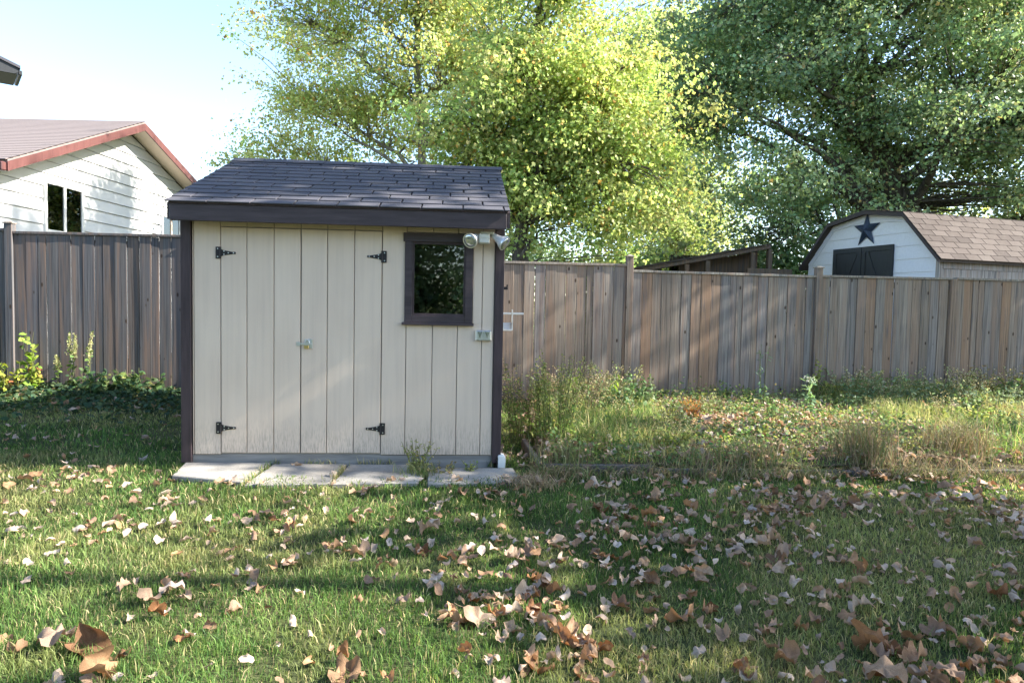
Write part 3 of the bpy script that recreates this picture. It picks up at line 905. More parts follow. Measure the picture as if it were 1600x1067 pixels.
# ------------------------------------------------------------------ trees
LT = np.array([(0, -.5, 0), (.42, -.22, .07), (.5, .12, .10), (.18, .12, .03), (0, .55, -.03), (-.18, .12, .03), (-.5, .12, .10), (-.42, -.22, .07)])
LF = np.array([(0, 1, 3), (1, 2, 3), (0, 3, 4), (0, 4, 5), (0, 5, 7), (5, 6, 7)])
def pal(n, colors, weights, g, jit=.18):
    idx = g.choice(len(colors), n, p=np.array(weights) / sum(weights))
    c = np.array(colors)[idx]
    return np.clip(c * (1 + g.normal(0, jit, (n, 1))) * (1 + g.normal(0, .06, (n, 3))), .005, .9)
KEEP = []   # boxes kept free of foliage so that what stands there stays open
def make_tree(name, base, trunk, tr, blobs, n_cl, per, lsize, colors, weights, seed, label, mat, bark, cl_r=.42, thr=.0, limbs=9, group=None, cfreq=.55, clumpvar=.35, flat=.62, warm=None, wigg=.25):
    g = np.random.default_rng(seed)
    root = empty(name, (base[0], base[1], 0), 0, label=label, cat='tree', group=group)
    b0 = np.array([base[0], base[1], 0.])
    # boughs, each carrying a spray of twig clumps
    B = []
    wts = np.array([b[3] * b[4] * b[5] for b in blobs]) ** .8; wts /= wts.sum()
    nb = max(6, n_cl // 9)
    while len(B) < nb:
        b = blobs[g.choice(len(blobs), p=wts)]
        d = g.normal(size=3); d /= np.linalg.norm(d)
        p = np.array(b[:3]) + d * g.random() ** .42 * np.array(b[3:6])
        if vnoise(p[None], cfreq, seed)[0] < thr: continue
        B.append(p)
    B = np.array(B)
    bi = g.integers(0, nb, n_cl)
    axis_ = np.array([base[0], base[1], 0])
    outw = B - axis_; outw[:, 2] = 0; outw /= np.linalg.norm(outw, axis=1, keepdims=True) + 1e-6
    sp = cl_r * 1.5
    along = g.normal(0, sp * 1.5, (n_cl, 1))
    C = B[bi] + outw[bi] * along + g.normal(0, sp * .75, (n_cl, 3)) * np.array([1, 1, .75])
    C[:, 2] -= .10 * np.abs(along[:, 0]) ** 1.5
    C[:, 2] = np.maximum(C[:, 2], .5)
    for (a0, a1, b0, b1, c0, c1) in KEEP:
        C = C[~((C[:, 0] > a0) & (C[:, 0] < a1) & (C[:, 1] > b0) & (C[:, 1] < b1) & (C[:, 2] > c0) & (C[:, 2] < c1))]
    # trunk and limbs
    tp = [Vector(p) for p in trunk]
    wood = MB()
    def resample(P, n, wig):
        out = []
        for i in range(n):
            t = i / (n - 1) * (len(P) - 1); k = min(int(t), len(P) - 2); f = t - k
            q = P[k].lerp(P[k + 1], f)
            if 0 < i < n - 1: q = q + Vector(g.normal(0, wig, 3))
            out.append(q)
        return out
    T = resample(tp, 14, tr * .12)
    rad = [tr * (1.25 if i == 0 else 1 - .75 * (i / 13) ** 1.1) for i in range(14)]
    wood.tube(T, rad, 12)
    nodes = [(T[i], rad[i]) for i in range(3, 14)]
    sel = B[g.choice(len(B), min(limbs, len(B)), replace=False)]
    limb_list = []
    for q in sel:
        q = Vector(q)
        best = min(T[3:], key=lambda t: abs(t.z - (q.z - .45 * (Vector((q.x, q.y, 0)) - Vector((t.x, t.y, 0))).length - .4)))
        k = T.index(best)
        mid = best.lerp(q, .5) + Vector((0, 0, (q - best).length * .06)) + Vector(g.normal(0, wigg * .5, 3))
        L = resample([best, mid, q], 9, wigg * .22)
        rr = [max(.010, min(rad[k] * .62, .13) * (1 - .88 * i / 8)) for i in range(9)]
        limb = MB().tube(L, rr, 7); limb_list.append((limb, 'limb'))
        nodes += list(zip(L[1:], rr[1:]))
    NP = np.array([n[0][:] for n in nodes])
    twig = MB()
    for c in C:
        dd = np.linalg.norm(NP - c, axis=1) + np.maximum(0, NP[:, 2] - c[2]) * .6
        k = int(np.argmin(dd)); a = Vector(NP[k]); q = Vector(c)
        m_ = a.lerp(q, .5) + Vector((0, 0, .08)) + Vector(g.normal(0, .09, 3))
        r0 = min(nodes[k][1] * .5, .03)
        twig.tube([a, m_, q], [max(r0, .01), max(r0 * .6, .007), .004], 4, False)
    off = Vector((-base[0], -base[1], 0))
    for mb, nm in [(wood, 'trunk'), (twig, 'twigs')] + limb_list:
        mb.v = [(v[0] - base[0], v[1] - base[1], v[2]) for v in mb.v]
        o = mb.build(nm, bark, root, smooth=True)
        if nm == 'twigs': o['kind'] = 'stuff'
    # leaves
    cnt = np.maximum(6, (per * (1 + g.normal(0, .35, len(C)))).astype(int))
    idx = np.repeat(np.arange(len(C)), cnt); n = len(idx)
    crad = cl_r * (1 + g.normal(0, .22, len(C)))
    P = C[idx] + g.normal(0, 1, (n, 3)) * crad[idx][:, None] * np.array([1, 1, flat])
    P[:, 2] -= .12 * np.linalg.norm(P[:, :2] - C[idx][:, :2], axis=1)
    od = P - C[idx]; od /= np.linalg.norm(od, axis=1, keepdims=True) + 1e-6
    nor = g.normal(0, .48, (n, 3)) + od * .8 + np.array([0, 0, .45])
    R = rot_from(nor, g.uniform(0, 2 * pi, n))
    cl_col = pal(len(C), colors, weights, g, clumpvar)
    lf_col = pal(n, colors, weights, g, .22)
    col = .5 * cl_col[idx] + .5 * lf_col
    if warm is not None:
        k = g.random(n) < warm[0]; col[k] = np.array(warm[1]) * (1 + g.normal(0, .2, (k.sum(), 1)))
    P -= np.array([base[0], base[1], 0])
    me = scatter('crown', LT, LF, P, R, lsize * (1 + g.normal(0, .25, n)).clip(.4, 1.7), np.clip(col, .01, .9), mat)
    o = link('crown', me, root)
    return root
YG = [(.46, .52, .19), (.38, .48, .16), (.55, .56, .25), (.27, .39, .13), (.60, .53, .25)]
DG = [(.20, .30, .16), (.26, .37, .18), (.33, .40, .19), (.15, .24, .14), (.42, .41, .20)]
KEEP += [(8.9, 10.9, 12, 17.45, 2.2, 4.5), (9.5, 10.4, 12, 17.2, 4.5, 5.8), (2.2, 6.5, 12, 16.0, 0, 2.95)]
make_tree('maple_tree', (-2.3, 16.4), [(-2.3, 16.4, -.1), (-2.28, 16.4, 2.2), (-2.2, 16.3, 4.4), (-2.4, 16.5, 7.5), (-2.3, 16.4, 10.5)], .15,
          [(-4.0, 16.3, 6.3, 1.5, 1.3, 3.0), (-1.5, 16.4, 7.4, 1.9, 1.5, 3.6), (-2.6, 16.4, 9.6, 2.6, 1.5, 2.4), (-2.9, 16.0, 3.6, 2.6, 1.1, 1.2), (-5.7, 16.3, 4.6, 1.2, .9, .9)],
          1250, 70, .066, YG, [3, 3, 4, .8, 2], 3, 'tall yellow-green maple rising directly behind the shed roof', M['leaf'], M['bark_pale'], .25, .40, 22, warm=(.06, (.50, .30, .10)))
make_tree('thin_tree', (-5.0, 15.8), [(-5.0, 15.8, -.1), (-5.1, 15.8, 2.2), (-5.3, 15.8, 4.5)], .07,
          [(-5.6, 15.8, 3.9, .85, .9, .9), (-4.6, 15.8, 3.6, 1.0, .9, .9), (-5.4, 15.8, 5.1, .5, .6, .7)],
          62, 34, .09, [(.12, .19, .06), (.20, .27, .07), (.34, .33, .11)], [3, 3, 1.5], 21, 'sparse small-leaved tree at the left edge of the foliage above the shed roof', M['leaf'], M['bark_pale'], .26, .40, 9)
make_tree('maple_tree', (.12, 13.2), [(.12, 13.2, -.1), (.10, 13.2, 2.0), (.22, 13.2, 3.4), (.35, 13.2, 6.0), (.5, 13.2, 9)], .17,
          [(.8, 13.2, 5.6, 1.5, 1.2, 2.4), (1.7, 13.3, 4.4, .9, .9, 1.5), (-.6, 13.1, 3.9, .9, .9, 1.3), (.8, 13.2, 7.6, 1.3, 1.2, 1.8), (1.2, 13.1, 2.5, 1.2, .8, .7), (.2, 13.0, 3.2, .8, .6, .6), (2.2, 13.3, 2.9, .7, .6, .6)],
          1150, 74, .067, YG, [2.6, 3.4, 1.8, 2.6, .9], 4, 'broad bright green maple with dark trunk right of the shed roof', M['leaf'], M['bark'], .25, .38, 24, warm=(.03, (.52, .32, .10)))
make_tree('oak_tree', (10.3, 17.4), [(10.5, 17.4, -.1), (10.3, 17.4, 2.6), (9.9, 17.3, 3.7), (9.3, 17.2, 4.6), (8.6, 17, 6.2), (8.2, 17, 9)], .40,
          [(8.0, 16.4, 5.6, 3.6, 2.8, 2.5), (12.2, 16.5, 6.6, 4.0, 3.2, 3.2), (9.2, 16.8, 9.2, 5.2, 3.2, 2.6), (5.6, 16.6, 4.3, 1.9, 2.0, 1.6), (14.0, 17, 4.0, 3.0, 2.6, 1.9), (5.4, 16.8, 7.6, 2.2, 1.6, 1.8), (4.6, 16.8, 5.2, 1.3, 1.4, 1.0), (4.3, 16.8, 7.2, 1.3, 1.2, 1.5), (4.4, 16.7, 5.9, 1.5, 1.2, 1.4), (4.7, 16.6, 3.5, 1.4, 1.2, .7), (9.6, 19.2, 4.4, 4.6, 1.2, 1.8), (6.2, 18.0, 3.3, 1.7, .9, 1.0), (6.2, 17.0, 4.6, 1.8, 1.2, 1.2)],
          2900, 66, .078, DG, [3, 3, 2, 2.5, 1.1], 5, 'large dark green oak with leaning trunk over the barn shed', M['leaf_dark'], M['bark'], .30, .36, 34, warm=(.02, (.40, .28, .12)), flat=.5)
make_tree('ash_tree', (6.0, 24.5), [(6.0, 24.5, -.1), (6.0, 24.5, 4), (5.6, 24.5, 8), (5.4, 24.5, 11)], .2,
          [(4.8, 24.5, 8.4, 2.3, 2, 2.8), (5.4, 24.5, 5.4, 1.8, 1.8, 2.4), (5.6, 24.5, 3.4, 2.0, 1.6, 1.6), (6.2, 24.5, 10.5, 2.4, 1.6, 1.8)],
          1000, 62, .10, [(.42, .48, .20), (.50, .52, .26), (.30, .38, .16)], [3, 2, 2], 6, 'pale thin-leaved tree glimpsed between the bright maple and the dark oak', M['leaf'], M['bark_pale'], .5, .32, 16)
# low bright bushes and farther trees behind the fence
for i, (x, y, h, w, k, lab) in enumerate([
        (3.1, 17.5, 2.6, 1.5, 0, 'bright yellow-green bush behind the fence post right of the shed'),
        (6.6, 17.9, 2.9, 1.7, 1, 'dark shrub behind the lean-to roof'),
        (13.5, 21.5, 4.2, 3.0, 0, 'light green bush seen over the barn shed roof'),
        (-.4, 20.5, 4.2, 2.6, 1, 'darker tree filling the gap between the two maples')]):
    g = i + 40
    make_tree('background_bush', (x, y), [(x, y, -.1), (x, y, h * .5), (x + .1, y, h)], .06,
              [(x, y, h * .62, w, w * .8, h * .5)], 110 if i != 2 else 170, 60, .12, YG if k == 0 else DG, [3, 3, 2, 2, 1], g, lab, M['leaf'], M['bark'], .36, .3, 8)
# trees out of view to the right; crowns shaped to cast the dapple
YARD = [
    ('yard_maple', (8.9, 3.0), .22, [(8.4, 3.7, 4.9, 2.4, 1.2, 1.3), (9.6, 2.3, 8.9, 1.9, .5, 1.4)], 80, .47, 51, 'broad maple shading the lawn from outside the right edge'),
    ('yard_maple', (8.4, 6.6), .22, [(8.0, 5.9, 8.7, 2.1, .9, 2.1)], 66, .42, 52, 'tall maple farther off to the right of the view'),
    ('yard_maple', (14.5, 9.9), .30, [(14.4, 9.5, 7.4, 2.6, 1.0, 2.2), (12.9, 11.2, 17.6, 2.2, 1.1, 1.5)], 95, .45, 53, 'tall unseen maple beyond the right end of the fence, high crown added to dapple the white house')]
for nm, b, tr_, bl_, nc, th, sd, lab in YARD:
    make_tree(nm, b, [(b[0], b[1], -.1), (b[0], b[1], 2.5), (b[0] - .2, b[1], 4.5), (b[0] - .2, b[1], 8)], tr_, bl_, nc, 75, .15, YG, [2, 3, 1, 3, 1], sd, lab, M['leaf'], M['bark'], .34, th, 16, cfreq=.8)
# behind the photographer: what the shed window reflects
for i, (x, y) in enumerate([(-6.5, -13), (-.5, -15), (5.5, -12.5)]):
    make_tree('rear_tree', (x, y), [(x, y, -.1), (x, y, 3), (x, y, 7)], .25, [(x, y, 4.6, 3.8, 2.6, 3.8), (x, y, 1.6, 3.6, 1.6, 1.3)], 230, 90, .15, DG, [3, 3, 2, 2, 1], 70 + i,
              ['dark tree behind the camera, leftmost of three', 'dark tree behind the camera, middle of three', 'dark tree behind the camera, rightmost of three'][i], M['leaf_dark'], M['bark'], .55, .3, 8)

# ------------------------------------------------------------------ grass
def blades(name, x, y, z, h, w, lean, cols, mat, g, curve=.5):
    n = len(x)
    a = g.uniform(0, 2 * pi, n); la = g.uniform(0, 2 * pi, n)
    side = np.stack([np.cos(a), np.sin(a), np.zeros(n)], 1) * (w / 2)[:, None]
    ld = np.stack([np.cos(la), np.sin(la), np.zeros(n)], 1)
    b = np.stack([x, y, z], 1)
    m = b + ld * (h * lean * .35)[:, None] + np.array([0, 0, 1]) * (h * .58)[:, None]
    t = b + ld * (h * lean)[:, None] + np.array([0, 0, 1]) * (h * (1 - curve * lean * .5).clip(.25, 1))[:, None]
    V = np.stack([b - side, b + side, m - side * .8, m + side * .8, t], 1).reshape(-1, 3)
    f = np.array([(0, 1, 3), (0, 3, 2), (2, 3, 4)])
    F = (f[None] + (np.arange(n) * 5)[:, None, None]).reshape(-1, 3)
    tone = np.repeat(cols, 5, axis=0)
    return fast_mesh(name, V, F, mat, tone)
def grass_cols(x, y, g, dry=.12):
    n = len(x)
    base = np.array([(.080, .150, .038), (.115, .19, .05), (.165, .235, .07), (.052, .105, .032)])
    c = base[g.choice(4, n, p=[.35, .3, .15, .2])]
    p = n2(x, y, 1.1, 9)
    yel = np.clip(sstep(.45, .75, p) + .8 * sstep(.55, .8, n2(x, y, 4.3, 19)), 0, 1)[:, None]
    c = c * (.62 + .76 * n2(x, y, 2.6, 29))[:, None]
    c = c * (1 - .5 * yel) + np.array([.34, .32, .14]) * .5 * yel
    d = g.random(n) < (dry * (.5 + 1.2 * p))
    c[d] = np.array([.42, .35, .19]) * (1 + g.normal(0, .2, (d.sum(), 1)))
    return np.clip(c * (1 + g.normal(0, .2, (n, 1))), .01, .9)
g = np.random.default_rng(77)
bands = [(1.7, 2.6, 9500, .0035), (2.6, 3.4, 8000, .004), (3.4, 4.4, 5600, .0052), (4.4, 5.6, 3600, .0068), (5.6, 7.2, 1700, .009), (7.2, 9.0, 900, .012)]
GX = []; GY = []; GW = []
for y0, y1, dens, bw in bands:
    xl = -.80 * y1 - .5; xr = .80 * y1 + .5
    n = int(dens * (xr - xl) * (y1 - y0))
    x = g.uniform(xl, xr, n); y = g.uniform(y0, y1, n)
    keep = ~in_shed(x, y, .0) & ~in_bed(x, y) & (n2(x, y, 6, 3) + g.random(n) * .5 > .38)
    sl = in_slab(x, y)
    dx = x - SHED[0]; dy = y - SHED[1]
    v = dx * SV[0] + dy * SV[1]
    keep &= ~(sl & (v > -.50 + .16 * n2(x, y, 5, 8)))
    keep &= y < fy(x) - .05
    x, y = x[keep], y[keep]
    GX.append(x); GY.append(y); GW.append(np.full(len(x), bw))
x = np.concatenate(GX); y = np.concatenate(GY); w = np.concatenate(GW)
patch = .6 * n2(x, y, 2.0, 4) + .4 * n2(x, y, 6.0, 14)
h = (.016 + .050 * patch) * (1 + g.normal(0, .28, len(x))).clip(.4, 2)
me = blades('grass', x, y, gz(x, y) - .004, h, w * (1 + g.normal(0, .2, len(x))).clip(.5, 1.5), (g.random(len(x)) * 1.1), grass_cols(x, y, g), M['grass'], g)
link('grass', me, kind='stuff', label='short mown lawn grass', cat='grass')

jx = []; jy = []
for (u0, v0), (u1, v1) in (((.665, -.02), (.63, -.6)), ((1.24, -.02), (1.21, -.6)), ((1.72, -.02), (1.84, -.35)), ((1.82, -.3), (1.84, -.6)), ((.03, .0), (2.4, .0)), ((.03, -.02), (.08, -.45))):
    q = int(260 * sqrt((u1 - u0) ** 2 + (v1 - v0) ** 2)); t = g.random(q)
    uu = u0 + (u1 - u0) * t + g.normal(0, .012, q); vv = v0 + (v1 - v0) * t + g.normal(0, .012, q)
    m_ = n2(uu, vv, 7, 71) > .62; uu, vv = uu[m_], vv[m_]
    jx.append(SHED[0] + uu * SU[0] + vv * SV[0]); jy.append(SHED[1] + uu * SU[1] + vv * SV[1])
jx = np.concatenate(jx); jy = np.concatenate(jy)
link('joint_grass', blades('joint_grass', jx, jy, np.full(len(jx), -.07), g.uniform(.035, .085, len(jx)), np.full(len(jx), .005), g.random(len(jx)), grass_cols(jx, jy, g, .4), M['grass'], g), kind='stuff', label='grass growing in the joints between the paving slabs', cat='grass')

# bed ground cover: rough tall grass, green and straw coloured
def shape_bed(n, g):
    x = g.uniform(.3, 8.2, n); y = g.uniform(5.2, 10.1, n)
    k = in_bed(x, y); return x[k], y[k]
x, y = shape_bed(70000, g)
m = n2(x, y, 1.6, 12)
k = g.random(len(x)) < .25 + .9 * sstep(.3, .7, m); x, y = x[k], y[k]
m = n2(x, y, 1.6, 12); p2 = n2(x, y, .9, 14)
h = (.06 + .19 * m * (.5 + p2) + .08 * sstep(1.3, .2, fy(x) - y)) * tall_w(x) * (1 + g.normal(0, .3, len(x))).clip(.3, 2)
cols = grass_cols(x, y, g, .22); cols = cols * np.array([1.2, 1.2, 1.1]) + .015
link('bed_grass', blades('bed_grass', x, y, bedz(x, y) - .004, h, np.full(len(x), .006), g.random(len(x)) * 1.3, cols, M['grass'], g), kind='stuff', label='rough mixed grass of the overgrown bed', cat='grass')

n = 9000
x = g.uniform(.2, 5.2, n); y = 5.17 + .055 * (x - .26) + g.normal(-.03, .09, n)
k = n2(x, y, 2.1, 55) + g.normal(0, .12, n) > .42; x, y = x[k], y[k]
cols = pal(len(x), [(.36, .28, .17), (.26, .20, .12), (.20, .22, .09), (.13, .18, .06)], [2, 1.5, 2, 2], g)
link('edge_grass', blades('edge_grass', x, y, gz(x, y) - .004, g.uniform(.05, .17, len(x)), np.full(len(x), .006), .4 + g.random(len(x)) * 1.2, cols, M['dry'], g), kind='stuff', label='dry grass hanging over the bed edging', cat='grass')

# small broad leaves creeping over the bed and along the left fence
WT = np.array([(0, 0, 0), (.32, .35, .06), (.25, .75, .02), (0, 1, -.10), (-.25, .75, .02), (-.32, .35, .06)])
WF = np.array([(0, 1, 5), (1, 2, 5), (2, 4, 5), (2, 3, 4)])
def broadleaf(name, x, y, z, size, cols, g, up=.9, mat=None, **kw):
    n = len(x)
    nor = g.normal(0, .5, (n, 3)) + np.array([0, 0, up])
    return link(name, scatter(name, WT, WF, np.stack([x, y, z], 1), rot_from(nor, g.uniform(0, 2 * pi, n)), size, cols, mat or M['weed']), **kw)
x, y = shape_bed(52000, g); m = n2(x, y, 1.1, 22); k = g.random(len(x)) < sstep(.35, .65, m) * .8 + .1; x, y = x[k], y[k]
h = np.abs(g.normal(0, .065, len(x))) * (.5 + 1.2 * n2(x, y, 1.9, 61)) + .01 + .22 * g.random(len(x)) * sstep(1.5, .2, (fy(x) - y)) * (.3 + 1.2 * n2(x, y, 2.3, 62)) * tall_w(x)
cc = pal(len(x), [(.10, .17, .06), (.17, .25, .08), (.30, .33, .10), (.14, .19, .10), (.30, .24, .13)], [3, 3, 2, 2, 1.3], g)
broadleaf('bed_ground_cover', x, y, bedz(x, y) + h, g.uniform(.02, .048, len(x)), cc, g, kind='stuff', label='low leafy weeds covering the bed', cat='ground cover')
n = 11000
x = g.uniform(-9, -2.3, n); y = fy(x) - np.abs(g.normal(.1, .75, n)) - .05
k = ~in_shed(x, y, .02) & (y > 5.9) & (g.random(n) < .3 + .9 * sstep(.25, .6, n2(x, y, 1.4, 31))); x, y = x[k], y[k]
dist = fy(x) - y
h = .010 + (.11 * np.exp(-dist / .35) * g.random(len(x)) + .05 * g.random(len(x))) * (.2 + 1.4 * n2(x, y, 2.4, 33))
cc = pal(len(x), [(.04, .075, .042), (.06, .10, .05), (.09, .13, .06), (.17, .17, .07), (.22, .15, .09)], [3, 3, 1.6, .5, .3], g)
broadleaf('ivy_ground_cover', x, y, gz(x, y) + h, g.uniform(.035, .085, len(x)), cc, g, kind='stuff', label='dark leafy cover along the foot of the left fence', cat='ground cover')

# ------------------------------------------------------------------ single plants
def stems_leaves(name, loc, n_stem, h, spread, leaf, nleaf, cols, wts, seed, label, cat='plant', group=None, stem_col=(.16, .17, .07), lean=.25, droop=0, start=.15, mat=None, tipcol=None, plume=None, narrow=1.0, bend=None):
    g = np.random.default_rng(seed)
    root = empty(name, (loc[0], loc[1], gtop(*loc) - .01), 0, label=label, cat=cat, group=group)
    SVx = []; SF = []; P = []; NN = []; S = []; CC = []
    PP = []
    mb = MB()
    for s in range(n_stem):
        a = g.uniform(0, 2 * pi); r = spread * sqrt(g.random())
        b = Vector((r * cos(a), r * sin(a) * .8, 0)); hh = h * g.uniform(.65, 1.05)
        ld = Vector((cos(a), sin(a), 0)) * lean * hh * g.uniform(.3, 1.2)
        pts = [b + ld * (t ** 1.6) + Vector((0, 0, hh * (t - droop * t ** 3))) + Vector(g.normal(0, .006, 3)) * (t > 0) for t in np.linspace(0, 1, 6)]
        mb.tube(pts, [.004 * (1 - .7 * t) + .0008 for t in np.linspace(0, 1, 6)], 4, False)
        for k in range(nleaf):
            t = g.uniform(start, 1); q = t * 5; i = min(int(q), 4)
            p = pts[i].lerp(pts[i + 1], q - i)
            P.append(p[:]); aa = g.uniform(0, 2 * pi)
            NN.append((cos(aa) * .7, sin(aa) * .7, g.uniform(.3, 1.1))); S.append(leaf * g.uniform(.6, 1.2) * (1.25 - .6 * t))
        if plume:
            for k in range(plume[0]):
                t = g.random(); tt = 1 - plume[1] * t; q = tt * 5; i = min(int(q), 4)
                p = pts[i].lerp(pts[i + 1], q - i) + Vector(g.normal(0, plume[2] * (.25 + t * .9), 3))
                PP.append(p[:])
    mesh = mb.mesh('stems', M['dry'])
    at = mesh.color_attributes.new('col', 'FLOAT_COLOR', 'POINT')
    at.data.foreach_set('color', np.tile(np.array([*stem_col, 1], dtype=np.float32), len(mesh.vertices)))
    link('stems', mesh, root)
    if P:
        P = np.array(P); n = len(P)
        sc = np.array(S); sc = np.stack([sc * narrow, sc, sc], 1)
        link('leaves', scatter('leaves', WT, WF, P, rot_from(np.array(NN), g.uniform(0, 2 * pi, n)), sc, pal(n, cols, wts, g), mat or M['weed']), root, kind='stuff')
    if PP:
        P = np.array(PP); n = len(P)
        link('flower_head', scatter('flower_head', WT, WF, P, rot_from(g.normal(0, 1, (n, 3)), g.uniform(0, 2 * pi, n)), g.uniform(.010, .022, n), pal(n, tipcol[0], tipcol[1], g), M['weed']), root, kind='stuff')
    return root
GRN = [(.10, .17, .05), (.15, .23, .06), (.22, .29, .08), (.30, .32, .12)]
PALE = ([(.42, .42, .20), (.36, .38, .18), (.50, .46, .26)], [1, 1, 1])
# left: three plumed stalks, lit yellow bush, dark leafy plants
for k, (x, h, lab) in enumerate([(-5.60, .62, 'shortest pale plumed stalk, leftmost of three before the dark fence'), (-5.44, .74, 'widest pale plumed stalk, middle of three before the dark fence'),
                                 (-5.26, .76, 'slim pale plumed stalk, rightmost of three before the dark fence')]):
    stems_leaves('goldenrod', (x, 8.38 + .02 * k), 3 if k == 1 else 2, h, .035, .07, 10, GRN[:2], [1, 1], 100 + k, lab, lean=.10, plume=(170, .38, .017), tipcol=PALE, start=.1, group='plumed stalks by the left fence')
stems_leaves('leafy_bush', (-6.05, 8.25), 22, .46, .26, .085, 11, [(.28, .33, .05), (.20, .29, .05), (.40, .36, .07), (.38, .14, .06)], [3, 3, 1.5, .7], 120, 'yellow-green leafy bush with reddish leaves by the left fence post', 'bush')
stems_leaves('sapling', (-5.88, 8.32), 3, .78, .04, .12, 11, [(.20, .30, .05), (.28, .36, .08)], [1, 1], 121, 'upright broad-leaved sapling above the yellow bush by the left post', 'sapling', start=.35, lean=.1)
for k, (x, y, h, lab) in enumerate([(-4.55, 8.35, .30, 'dark leafy plant midway along the left fence'), (-3.7, 8.45, .38, 'dark leafy plant beside the rear left of the shed'),
                                    (-6.9, 8.1, .35, 'dark leafy plant at the left edge before the fence'), (-5.05, 8.25, .32, 'olive leafy plant at the foot of the plumed stalks')]):
    stems_leaves('leafy_plant', (x, y), 18, h, .24, .10, 8, [(.06, .11, .05), (.09, .15, .06), (.16, .19, .06)], [3, 2, 1], 130 + k, lab, lean=.45)
# right of the shed
stems_leaves('tall_weed', (.38, 5.95), 34, .80, .17, .045, 22, GRN, [2, 3, 3, 1.5], 140, 'tallest feathery green weed clump close to the right side of the shed', 'weed', lean=.16, narrow=.45, plume=(26, .5, .03), tipcol=([(.40, .42, .16), (.30, .34, .12)], [1, 1]))
stems_leaves('tall_weed', (.12, 6.25), 26, .78, .16, .05, 18, [(.12, .19, .05), (.20, .25, .08), (.30, .24, .14)], [2, 2, 1], 141, 'brown-tipped weed clump against the right wall of the shed', 'weed', lean=.22, narrow=.6, plume=(22, .4, .05), tipcol=([(.38, .31, .18), (.28, .22, .13)], [1, 1]))
stems_leaves('dry_weed', (.72, 7.2), 26, .74, .20, .035, 12, [(.26, .22, .14), (.33, .28, .18), (.18, .20, .09)], [2, 2, 1], 142, 'dry brown tangled weed before the fence right of the shed', 'weed', lean=.5, droop=.25, stem_col=(.30, .24, .15), plume=(20, .5, .04), tipcol=([(.42, .36, .25), (.35, .28, .2)], [1, 1]))
stems_leaves('arching_leaf', (.85, 7.0), 2, .72, .02, .16, 5, [(.30, .38, .08)], [1], 143, 'bright green arching blade above the dry brown weed', 'plant', lean=.45, droop=.3, start=.7, narrow=.35)
stems_leaves('shrub', (1.25, 7.6), 30, .50, .30, .065, 15, [(.08, .14, .06), (.12, .19, .08), (.18, .25, .12)], [3, 3, 1], 144, 'low green shrub before the fence at the second post', 'shrub', lean=.35)
stems_leaves('fern_tuft', (2.0, 7.5), 40, .23, .05, .03, 4, [(.48, .24, .08)], [1], 145, 'small orange dried fern tuft before the fence', 'fern', lean=.5, stem_col=(.50, .26, .09))
stems_leaves('thistle', (3.35, 7.65), 4, .58, .05, .13, 16, [(.14, .23, .12), (.22, .32, .18)], [1, 1], 146, 'upright pale green thistle-like weed before the fence', 'weed', lean=.10, narrow=.4, plume=(14, .1, .02), tipcol=([(.5, .52, .5)], [1]))
stems_leaves('slender_weed', (3.1, 8.4), 3, .85, .03, .09, 12, [(.12, .20, .12)], [1], 147, 'slender tall blue-green weed against the fence boards', 'weed', lean=.06, narrow=.4)
stems_leaves('slender_weed', (2.75, 7.2), 5, .30, .04, .08, 9, [(.14, .22, .09)], [1], 148, 'short narrow-leaved weed left of the thistle-like one', 'weed', lean=.2, narrow=.5)
stems_leaves('climbing_vine', (4.28, 9.55), 4, .66, .03, .06, 20, [(.16, .22, .06), (.26, .30, .08)], [1, 1], 149, 'thin vine climbing the fence beside the third post', 'vine', lean=.05)
for k, (x, y, h, cs, lab) in enumerate([(4.6, 8.6, .40, [(.10, .16, .08), (.16, .24, .13)], 'bluish green bush at the fence foot right of the vine'),
                                        (5.35, 8.75, .36, [(.09, .15, .08), (.20, .26, .16)], 'grey-green bush at the foot of the fourth post'),
                                        (6.1, 8.5, .33, [(.18, .24, .14), (.28, .34, .22)], 'pale-leaved fern-like bush near the right edge'),
                                        (7.1, 8.9, .42, [(.08, .14, .06), (.14, .2, .08)], 'dark green bush at the right edge by the fence'),
                                        (6.75, 9.3, .55, [(.22, .15, .08), (.30, .22, .10)], 'rust-brown dried weed against the last fence bay'),
                                        (4.9, 7.3, .26, [(.20, .28, .08), (.30, .33, .10)], 'yellowish weed patch in the middle of the bed')]):
    stems_leaves('bush' if k != 4 else 'dry_weed', (x, y), 30, h, .34, .075, 13, cs, [1, 1], 160 + k, lab, 'bush' if k != 4 else 'weed', lean=.45, narrow=.6)
# grass tussocks
def tussock(loc, n, h, spread, cols, seed, label, lean=.7, group=None):
    g = np.random.default_rng(seed)
    x = g.normal(0, spread, n); y = g.normal(0, spread * .7, n)
    hh = h * (1 + g.normal(0, .25, n)).clip(.3, 1.6)
    me = blades('grass_tussock', x, y, np.zeros(n), hh, np.full(n, .005), g.random(n) ** .6 * lean, pal(n, cols, [1] * len(cols), g), M['dry'], g)
    link('grass_tussock', me, None, (loc[0], loc[1], gtop(*loc) - .01), label=label, cat='grass tussock', group=group)
STR = [(.36, .28, .17), (.28, .21, .13), (.20, .21, .09), (.14, .18, .07)]
tussock((2.85, 5.45), 520, .33, .13, STR, 1, 'dense upright brown-green grass tussock at the front of the bed')
tussock((3.75, 5.65), 620, .34, .16, STR[:3], 2, 'largest straw-brown grass tussock near the right edge of the bed')
tussock((1.95, 5.35), 320, .20, .16, STR, 3, 'low brown grass tussock at the bed edge left of the upright one')
tussock((1.45, 5.3), 260, .16, .2, STR, 4, 'flattened dry grass tussock along the middle of the bed edge')
tussock((.16, 4.78), 420, .10, .10, STR[:2], 5, 'flat straw tussock on the right end of the paving', 1.4)
